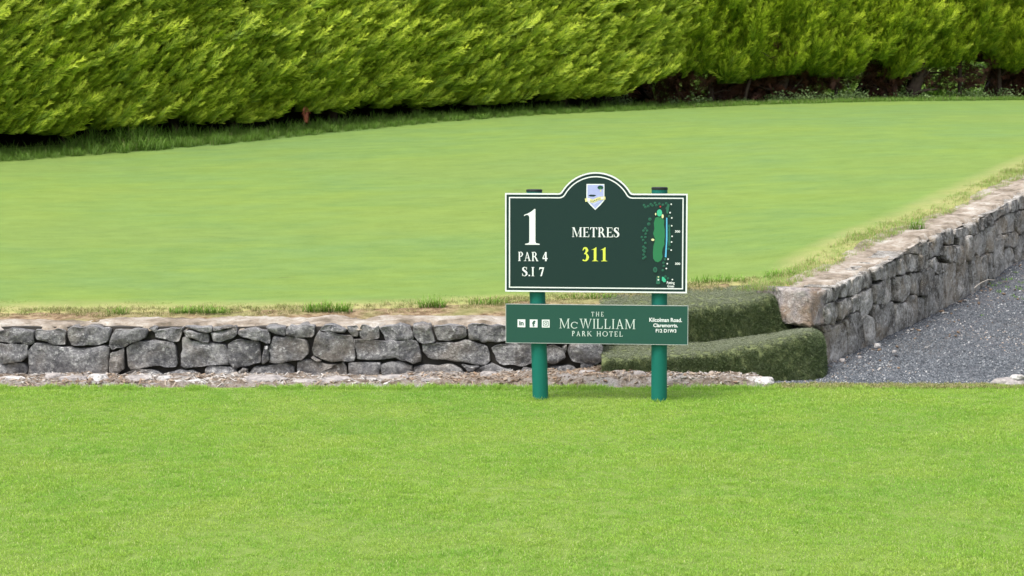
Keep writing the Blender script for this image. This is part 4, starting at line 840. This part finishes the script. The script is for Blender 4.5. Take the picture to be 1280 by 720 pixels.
def outline(d):
    """outline of the main board, inset by d pixels; arch on top with small concave fillets"""
    x0, x1, yt, yb = 631+d, 858.5-d, 241.5+d, 366-d; cx, Rr = 744.6, 50.0-d; cy = 215+50.0
    pts = [(x0, yb), (x0, yt)]
    fr_ = 5+d*.6                                   # fillet radius where shoulder meets arch
    yf = yt-fr_; dx = math.sqrt(max(1, (Rr+fr_)**2-(cy-yf)**2)); th = math.atan2(cy-yf, dx)
    fx = cx-dx
    for i in range(7):
        a = math.pi/2-(math.pi/2+0*th)*0; a = math.pi/2+(th-math.pi/2)*0
        a0 = math.pi/2; a1 = -(th)
        ang = a0+(a1-a0)*0
        t = i/6; ang = (-math.pi/2)+( (th)-(-math.pi/2))*0
        # from pointing down (onto the shoulder) to pointing towards the arch centre
        ang = math.radians(90)*(1-t)+(th)*t
        pts.append((fx+fr_*math.cos(ang) if t > 0 else fx, yf+fr_*math.sin(ang)))
    a_s = math.pi+th; a_e = 2*math.pi-th
    for i in range(1, 30): a = a_s+(a_e-a_s)*i/30; pts.append((cx+Rr*math.cos(a), cy+Rr*math.sin(a)))
    fx2 = cx+dx
    for i in range(7):
        t = 1-i/6; ang = math.radians(90)*(1-t)+(math.pi-th-0)*t; ang = math.radians(90)+(math.pi-th-math.pi/2)*t
        pts.append((fx2+fr_*math.cos(ang) if t > 0 else fx2, yf+fr_*math.sin(ang)))
    pts += [(x1, yt), (x1, yb)]; return pts
board = slab('sign_board', outline(0), M['panel_dark'], sign, -.004, .004, M['white'])
def ring(d0, d1, name):
    a, c_ = outline(d0), outline(d1); n_ = len(a); return flat(name, [[a[i], a[(i+1) % n_], c_[(i+1) % n_], c_[i]] for i in range(n_)], M['white'], board, .0050, 0)
ring(0.15, 2.0, 'edge_band'); ring(5.0, 6.5, 'border_line')
LF = .0052
# --- glyphs: rectangles, polygons and strokes of varying width, in units of the capital height
def rc(a, b_, c_, d): return [(a, b_), (c_, b_), (c_, d), (a, d)]
def stroke(pts, ws, n=6):
    P_ = [np.array(p, float) for p in pts]; out = []; wo_ = []
    for i in range(len(P_)-1):
        p0, p1, p2, p3 = P_[max(i-1, 0)], P_[i], P_[i+1], P_[min(i+2, len(P_)-1)]
        for k in range(n+(i == len(P_)-2)):
            t = k/n; out.append(.5*((2*p1)+(p2-p0)*t+(2*p0-5*p1+4*p2-p3)*t*t+(3*p1-p0-3*p2+p3)*t**3)); wo_.append(ws[i]*(1-t)+ws[i+1]*t)
    q = []
    for i in range(len(out)):
        d = out[min(i+1, len(out)-1)]-out[max(i-1, 0)]; d = d/(np.linalg.norm(d)+1e-9); nn = np.array([-d[1], d[0]]); q.append((out[i]+nn*wo_[i]/2, out[i]-nn*wo_[i]/2))
    return [[tuple(q[i][0]), tuple(q[i+1][0]), tuple(q[i+1][1]), tuple(q[i][1])] for i in range(len(q)-1)]
def G(ch, S_=.15, T_=.055, B_=.045, k=.08):
    """serif capital; S_ thick stem, T_ thin stroke, B_ serif height, k serif overhang"""
    def stem(x, w_, top=True, bot=True, y1=1.0):
        o = [rc(x, 0, x+w_, y1)]
        if bot: o.append(rc(x-k, 0, x+w_+k, B_))
        if top: o.append(rc(x-k, y1-B_, x+w_+k, y1))
        return o
    if ch == 'I': return stem(k, S_), S_+2*k
    if ch == 'L': return stem(k, S_)+[rc(k, 0, .5+S_*.5, T_), [(.5+S_*.5, 0), (.53+S_*.5, .28), (.49+S_*.5, .28), (.43+S_*.4, T_)]], .56+S_*.5
    if ch == 'T':
        w_ = .62+S_*.4; c_ = w_/2; return [rc(c_-S_/2, 0, c_+S_/2, 1), rc(c_-S_/2-k, 0, c_+S_/2+k, B_), rc(0, 1-T_, w_, 1), [(0, 1), (0, .75), (.035, .75), (.1, 1-T_)], [(w_, 1), (w_-.1, 1-T_), (w_-.035, .75), (w_, .75)]], w_
    if ch == 'E':
        w_ = .50+S_*.6; return stem(k, S_)+[rc(k, 1-T_, w_, 1), rc(k, 0, w_+.03, T_), rc(k+S_, .5-T_/2, w_-.12, .5+T_/2), rc(w_-.14, .40, w_-.11, .60), [(w_-.04, 1), (w_, 1), (w_, .76), (w_-.03, .76)], [(w_+.03, 0), (w_+.05, .27), (w_+.01, .27), (w_-.04, T_)]], w_+.05
    if ch == 'H': w_ = .72+S_*.4; return stem(k, S_)+stem(w_-k-S_, S_)+[rc(k, .5-T_/2, w_-k, .5+T_/2)], w_
    if ch in 'PR':
        x = k+S_; bw = .26+S_*.5; o = stem(k, S_)+stroke([(x-.02, 1-T_/2), (x+bw*.45, 1-T_*.7), (x+bw-S_/2, .75), (x+bw*.45, .5+T_*.5), (x-.02, .49)], [T_, T_*1.6, S_, T_*1.6, T_])
        if ch == 'P': return o, x+bw
        return o+[[(x+bw*.25, .5), (x+bw*.25+S_*.95, .52), (x+bw+.16, .02), (x+bw+.14-S_*.95, .02)], rc(x+bw+.05-S_*.7, 0, x+bw+.2, B_)], x+bw+.18
    if ch == 'A':
        w_ = .70+S_*.6; c_ = w_*.47; return [[(c_-.02, 1), (c_+.05, 1), (.13+T_, .02), (.13-T_*.2, .02)], [(c_-.03, 1), (c_+.05, 1), (w_-.06, .02), (w_-.06-S_*1.08, .02)], rc(.24, .31, w_-.06-S_*.9-.05, .31+T_), rc(0, 0, .13+T_+.1, B_), rc(w_-.06-S_*1.08-.08, 0, w_, B_)], w_
    if ch == 'M':
        w_ = .92+S_*.5; return [rc(.09, 0, .09+T_, 1), rc(0, 0, .09+T_+.09, B_), rc(0, 1-B_, .2, 1), [(.09, 1), (.09+S_*1.05, 1), (w_*.5+.03, .12), (w_*.47, 0)], [(w_*.47, 0), (w_*.5+.02, .08), (w_-.08-S_*.2, 1), (w_-.08-S_*.2-T_*1.2, 1)], rc(w_-.08-S_, 0, w_-.08, 1), rc(w_-.08-S_-.08, 0, w_, B_), rc(w_-.16-S_*.3, 1-B_, w_, 1)], w_
    if ch == 'W':
        w_ = 1.12+S_*.4; a, b_ = w_*.31, w_*.69; return [[(.07, 1), (.07+S_*1.1, 1), (a+.03, .08), (a, 0)], [(a, 0), (a+.03, .02), (w_*.5+.02, 1), (w_*.5-T_, 1)], [(w_*.5-T_, 1), (w_*.5-T_+S_*1.1, 1), (b_+.03, .08), (b_, 0)], [(b_, 0), (b_+.03, .02), (w_-.05, 1), (w_-.06-T_, 1)], rc(0, 1-B_, .22+S_*.6, 1), rc(w_*.5-T_-.09, 1-B_, w_*.5+S_+.02, 1), rc(w_-.18, 1-B_, w_, 1)], w_
    if ch == 'K': return stem(k, S_)+[[(k+S_-.01, .42), (k+S_-.01, .50), (.58+S_*.4, 1), (.66+S_*.4, 1)][::1], [(k+S_+.06, .55), (k+S_+.06+S_, .62), (.74+S_*.5, .02), (.72-S_*.5, .02)], rc(.52, 1-B_, .74+S_*.4, 1), rc(.60, 0, .82+S_*.4, B_)], .82+S_*.4
    if ch in 'Oc':
        w_ = .98 if ch == 'O' else .70; h_ = 1.0 if ch == 'O' else .66; n_ = 28; o = []
        rng_ = range(n_) if ch == 'O' else range(3, n_-3)
        for i in rng_:
            a0, a1 = 2*math.pi*i/n_, 2*math.pi*(i+1)/n_; cx, cy = w_/2, h_/2; rx, ry = w_/2, h_/2+.015; ix, iy = rx-S_, ry-T_
            o.append([(cx+rx*math.cos(a0), cy+ry*math.sin(a0)), (cx+rx*math.cos(a1), cy+ry*math.sin(a1)), (cx+ix*math.cos(a1), cy+iy*math.sin(a1)), (cx+ix*math.cos(a0), cy+iy*math.sin(a0))])
        if ch == 'c': o.append(rc(w_*.88, h_*.66, w_*.92, h_*.95))
        return o, w_
    if ch == 'S': return stroke([(.46, .80), (.38, .94), (.24, .97), (.12, .87), (.12, .70), (.28, .55), (.43, .41), (.46, .2), (.32, .035), (.16, .035), (.05, .20)], [.04, .06, .08, .15, .19, .21, .20, .17, .07, .05, .03])+[rc(.45, .68, .49, 1.0), rc(.02, 0, .06, .32)], .54
    if ch == '.': return [rc(.04, 0, .2, .15)], .24
    if ch == '4': return [rc(.30, 0, .48, 1), rc(.02, .23, .58, .36), [(.02, .36), (.02, .24), (.07, .24), (.40, 1), (.33, 1)]], .58
    if ch == '7': return [[(.05, .98), (.01, .70), (.05, .70), (.12, .82), (.37, .82), (.13, 0), (.29, 0), (.52, .92), (.52, .98)]], .54
    if ch == '3': return stroke([(.03, .76), (.12, .92), (.26, .93), (.33, .77), (.24, .60), (.14, .53)], [.03, .1, .13, .19, .1, .06])+stroke([(.14, .54), (.30, .50), (.38, .29), (.30, .08), (.17, .035), (.03, .09)], [.06, .1, .2, .13, .09, .11]), .50
    if ch == '1': return [[(0, .82), (.02, .845), (.10, .87), (.2, .92), (.30, 1.0), (.335, 1.0), (.335, .09), (.36, .045), (.46, .028), (.46, 0), (.03, 0), (.03, .028), (.13, .045), (.155, .09), (.155, .76), (.14, .81), (.10, .835), (.05, .83), (.01, .80)]], .48
    return [], .30
def text0(name, s_, x0, x1, base, cap, mat, parent, lift=LF, gap=.08, **kw):
    """serif text set to span x0..x1 (pixels) on a baseline"""
    polys = []; adv = 0
    for i, ch in enumerate(s_):
        g, w_ = G(ch, **kw); polys += [[(x+adv, y) for x, y in p] for p in g]; adv += w_+gap
    adv -= gap; kx = (x1-x0)/adv
    return flat(name, [[(x0+x*kx, base-y*cap) for x, y in p] for p in polys], mat, parent, lift, .00002)
def text(name, s_, x0, x1, base, cap, mat, parent, lift=LF, gap=.08, **kw):
    # words are separate pieces of lettering, laid out on the one line
    adv = []; a = 0
    for ch in s_: w_ = G(ch, **kw)[1]; adv.append((a, a+w_)); a += w_+gap
    a -= gap; kx = (x1-x0)/a; i = 0
    for wd in s_.split(' '):
        text0(name, wd, x0+adv[i][0]*kx, x0+adv[i+len(wd)-1][1]*kx, base, cap, mat, parent, lift, gap, **kw); i += len(wd)+1
text('hole_number', '1', 655, 675.5, 306.5, 45, M['white'], board)
text('lettering', 'PAR 4', 647.5, 684.5, 327, 11.5, M['white'], board)
text('lettering', 'S.I 7', 652.5, 680.5, 346, 11.5, M['white'], board)
text('lettering', 'METRES', 715, 773.8, 296.3, 12.2, M['white'], board)
text('lettering', '311', 728, 759.5, 326.5, 17.5, M['yellow'], board, gap=.16)
def circ(cx, cy, rx, ry, n_=12, ph=0): return [(cx+rx*math.cos(6.2832*i/n_+ph), cy+ry*math.sin(6.2832*i/n_+ph)) for i in range(n_)]
# --- crest
sh = flat('crest', [[(733, 229.8), (755.2, 229.8), (755.2, 250.5), (750, 256.5), (744, 262.3), (738, 256.5), (732.8, 250.5)], [(734.2, 231), (754.2, 231), (754.2, 250), (744, 260.6), (734.2, 250)]], None, board, LF, .0002, [M['white'], M['lav']], [0, 1])
flat('crest_tree', [[(749.6, 239.5), (750.4, 235), (751, 235), (751.4, 239.5)], circ(750.3, 234.2, 3.7, 2.5, 14), circ(750.3, 235.6, 1.5, 1.0)], None, board, LF+.0008, .0001, [M['gold'], M['map_tree2'], M['map_fair']], [0, 1, 2])
flat('crest_pond', [[(735.2, 244.2), (738, 243.1), (742.5, 243.2), (745.2, 244), (742.5, 245.5), (737.5, 245.5)]], M['panel_dark'], board, LF+.0008)
rb = stroke([(731.3, -250.2), (736, -249.6), (741, -251.3), (747, -248.6), (752, -247.6), (756.6, -247.4)], [4.2, 4.4, 4.0, 4.0, 4.2, 3.6])
flat('crest_ribbon', [[(x, -y) for x, y in p] for p in rb], M['gold'], board, LF+.0009, .00001)
rb2 = stroke([(737.5, -251.0), (741, -251.4), (747, -249.0), (750.5, -248.2)], [1.2, 1.5, 1.5, 1.1])
q = []
for i, p in enumerate(rb2):
    if i % 2 == 0: q.append([(x, -y) for x, y in p])
flat('crest_ribbon_writing', q, M['ink'], board, LF+.0012, .00001)
for q_ in ([(734, 247.6), (738, 248), (737, 252), (734, 251.8)], [(750.8, 246.6), (754.4, 246), (754.6, 248), (751.6, 249)]): flat('crest_ribbon_shade', [q_], M['white'], board, LF+.0013)
flat('crest_wave', [[(741, 254.2), (744, 252.8), (749, 251.2), (750, 252), (745, 254.4), (742, 256.4)]], M['lav2'], board, LF+.0009)
# --- course map, pixel positions read on the photograph: x = 780 + X/5.333, y = 240 + Y/5.333
mp_ = lambda X, Y: (780+X/5.333, 240+Y/5.333)
fw = [(205,170),(222,162),(250,168),(265,185),(262,215),(268,245),(270,290),(266,320),(268,345),(255,375),(252,400),(256,430),(246,452),(225,465),(208,460),(193,440),(191,400),(194,360),(200,335),(205,310),(192,275),(200,240),(196,205)]
mpl = []; mmi = []
def am(pl, i): mpl.append(pl); mmi.append(i)
am([mp_(*p) for p in fw], 0)
for X, Y in [(130,85),(140,98),(158,92),(175,78),(187,88),(203,70),(212,85),(232,75),(255,82),(277,72),(290,85),(280,105),(285,125),(297,158),(170,178),(163,210),(140,240),(128,255),(152,255),(143,275),(117,298),(141,298),(126,317),(141,337),(129,362),(141,372),(128,385),(136,395),(130,415),(141,430),(128,440),(298,225),(298,250),(300,275),(302,300),(298,325),(300,350),(295,375),(272,445),(262,468),(264,490),(257,518),(275,560),(292,572)]:
    r_ = 2.1 if X in (170, 163) else 1.6
    am(circ(*mp_(X, Y), r_, r_, 8), 1); x_, y_ = mp_(X, Y); am(circ(x_+.3, y_+.5, r_*.45, r_*.55, 6), 6)
am([mp_(290,75),mp_(300,80),mp_(290,140),mp_(280,140),mp_(276,100)], 1); am([mp_(294,210),mp_(304,215),mp_(306,340),mp_(292,345)], 1)
am(circ(*mp_(233, 136), 3.3, 4.5, 14), 2)
for X, Y, a, b_ in [(208,144,.9,1.7),(254,158,1.4,2.6),(190,315,2.0,1.5),(229,563,.8,.7)]: am(circ(*mp_(X, Y), a, b_, 10), 4)
am([mp_(277,168),mp_(285,168),mp_(287,300),mp_(281,432),mp_(270,430),mp_(277,330)], 3)
am([mp_(235,88),mp_(245,92),mp_(240,100),mp_(233,97)], 5)
am(circ(*mp_(207, 515), 2.7, 3.6, 12), 1); am(circ(*mp_(207, 515), 1.3, 1.8, 8), 6)
am([mp_(217,556),mp_(240,556),mp_(241,608),mp_(228,613),mp_(213,607)], 1); am([mp_(252,562),mp_(262,562),mp_(279,580),mp_(277,595),mp_(265,598),mp_(251,585)], 2)
for X, Y in [(310,78),(303,134),(314,169),(314,221),(317,291),(314,329),(312,383),(292,443),(287,474),(281,506),(321,580),(229,582)]: am(circ(*mp_(X, Y), 1.0, 1.0, 8), 7)
mpl.append(circ(*mp_(229, 563), .9, .8, 8)); mmi.append(4)
flat('course_map', mpl, None, board, LF, .00004, [M['map_fair'], M['map_tree'], M['map_green'], M['map_water'], M['map_sand'], M['map_red'], M['map_tree2'], M['white']], mmi)
# --- sans text with the built-in font, turned into mesh
def sans(name, s_, cx, cy, size, width, mat, parent, lift=LF, bold=.02):
    cu = bpy.data.curves.new(name, 'FONT'); cu.body = s_; cu.align_x = 'CENTER'; cu.align_y = 'CENTER'; cu.size = 1; cu.offset = bold
    tmp = bpy.data.objects.new('tmp', cu); me = bpy.data.meshes.new_from_object(tmp); bpy.data.objects.remove(tmp)
    xs_ = [v.co.x for v in me.vertices]; ys_ = [v.co.y for v in me.vertices]; mx, my = (max(xs_)+min(xs_))/2, (max(ys_)+min(ys_))/2; kx = width/(max(xs_)-min(xs_))
    ky = size/(max(ys_)-min(ys_))
    for v in me.vertices: v.co = S(cx+(v.co.x-mx)*kx, cy-(v.co.y-my)*ky, lift)
    me.name = name; me.materials.clear(); me.materials.append(mat); return link(bpy.data.objects.new(name, me), parent)
sans('lettering', '300', *mp_(353, 259), 2.8, 6.4, M['white'], board, LF, .03)
sans('lettering', '300', *mp_(355, 474), 2.8, 6.4, M['white'], board, LF, .03)
sans('lettering', 'Putting', *mp_(310, 604), 4.6, 9.6, M['white'], board, LF, .02)
sans('lettering', 'Green', *mp_(310, 624), 3.4, 8.2, M['white'], board, LF, .02)
# --- hotel board
b2 = slab('hotel_board', [(631.8, 381.3), (860.2, 381.3), (860.2, 431), (631.8, 431)], M['panel_mid'], sign, -.004, .004, M['edge_metal'])
a_, c_ = [(631.8, 381.3), (860.2, 381.3), (860.2, 431), (631.8, 431)], [(632.5, 382), (859.5, 382), (859.5, 430.3), (632.5, 430.3)]
flat('edge_band', [[a_[i], a_[(i+1) % 4], c_[(i+1) % 4], c_[i]] for i in range(4)], M['edge_metal'], b2, .0048, 0)
lt_ = dict(S_=.10, T_=.055, B_=.04, k=.07)
text('lettering', 'THE', 739.5, 755, 396, 5.7, M['offwhite'], b2, gap=.42, S_=.13, T_=.08, B_=.05, k=.06)
text('lettering', 'McWILLIAM', 699.5, 794.5, 411.5, 12.3, M['offwhite'], b2, gap=.11, **lt_)
text('lettering', 'PARK HOTEL', 715.3, 779, 421.2, 6.4, M['offwhite'], b2, gap=.28, S_=.13, T_=.08, B_=.05, k=.06)
for s_, x_, y_, w_, h_ in (('Kilcolman Road,', 832.2, 400.0, 40.5, 6.0), ('Claremorris,', 832.2, 406.8, 30.5, 5.4), ('F12 D1W3', 832.8, 413.2, 25.6, 4.5)): sans('lettering', s_, x_, y_, h_, w_, M['white'], b2, LF, .025)
def icon(x, y, nm): return flat(nm, [[(x-4.9, y-5), (x+4.9, y-5), (x+4.9, y+5), (x-4.9, y+5)]], M['white'], b2, LF)
icon(651.8, 405.8, 'social_icon'); icon(667.2, 405.8, 'social_icon'); icon(682.4, 405.8, 'social_icon')
sans('icon_mark', 'in', 651.8, 405.6, 5.6, 5.6, M['icon_ink'], b2, LF+.0006, .04)
sans('icon_mark', 'f', 667.4, 406.0, 7.6, 4.2, M['icon_ink'], b2, LF+.0006, .05)
def rr(cx, cy, r, k, n_=5):
    o = []
    for q_ in range(4):
        sx, sy = ((1, 1), (-1, 1), (-1, -1), (1, -1))[q_]
        for i in range(n_): a = math.pi/2*(q_+i/(n_-1)); o.append((cx+sx*(r-k)+k*math.cos(a), cy+sy*(r-k)+k*math.sin(a)))
    return o
def loop(a, c_): n_ = len(a); return [[a[i], a[(i+1) % n_], c_[(i+1) % n_], c_[i]] for i in range(n_)]
flat('icon_mark', loop(rr(682.4, 405.8, 3.5, 1.2), rr(682.4, 405.8, 2.8, .8))+loop(circ(682.4, 405.8, 1.75, 1.75, 16), circ(682.4, 405.8, 1.1, 1.1, 16))+[circ(684.3, 403.9, .4, .4, 8)], M['icon_ink'], b2, LF+.0006, 0)
# --- posts, behind the boards
def post(tx, ty, bx, by, capd):
    t = S(tx, ty, -.058); b_ = S(bx, by, -.058); b_.z = -.03; n_ = 28; V = []; Fc = []; r = .0475
    lv = [0, .02, .5, .96, 1]
    for f in lv:
        p = b_.lerp(t, f)
        for k in range(n_): V.append(p+Vector((math.cos(6.2832*k/n_)*r, math.sin(6.2832*k/n_)*r, 0)))
    for i in range(len(lv)-1):
        for k in range(n_): Fc.append((i*n_+k, i*n_+(k+1) % n_, (i+1)*n_+(k+1) % n_, (i+1)*n_+k))
    o = mesh_obj('post', V, Fc, M['post'], sign, True); V = []; Fc = []
    for dz, rr_ in ((-.004, r+.0015), (capd-.004, r+.0015), (capd, r-.003), (capd, .001)):
        for k in range(n_): V.append(t+Vector((math.cos(6.2832*k/n_)*rr_, math.sin(6.2832*k/n_)*rr_, dz)))
    for i in range(3):
        for k in range(n_): Fc.append((i*n_+k, i*n_+(k+1) % n_, (i+1)*n_+(k+1) % n_, (i+1)*n_+k))
    mesh_obj('post_cap', V, Fc, M['cap'], o); return o
post(666.5, 239, 675, 500, .008); post(823.2, 236.2, 824.3, 500, .011)
# blades of grass hugging the post feet
for fx in (675, 824.5):
    q = S(fx, 500, -.058)+Vector(sign.location); o = blade_obj('grass', blades(150, .068, .016, .040, .003, .6, .6, 3), M['lawn_blades'], (q.x, q.y-.01, 0), lawn); o['kind'] = 'stuff'
bpy.context.view_layer.update()
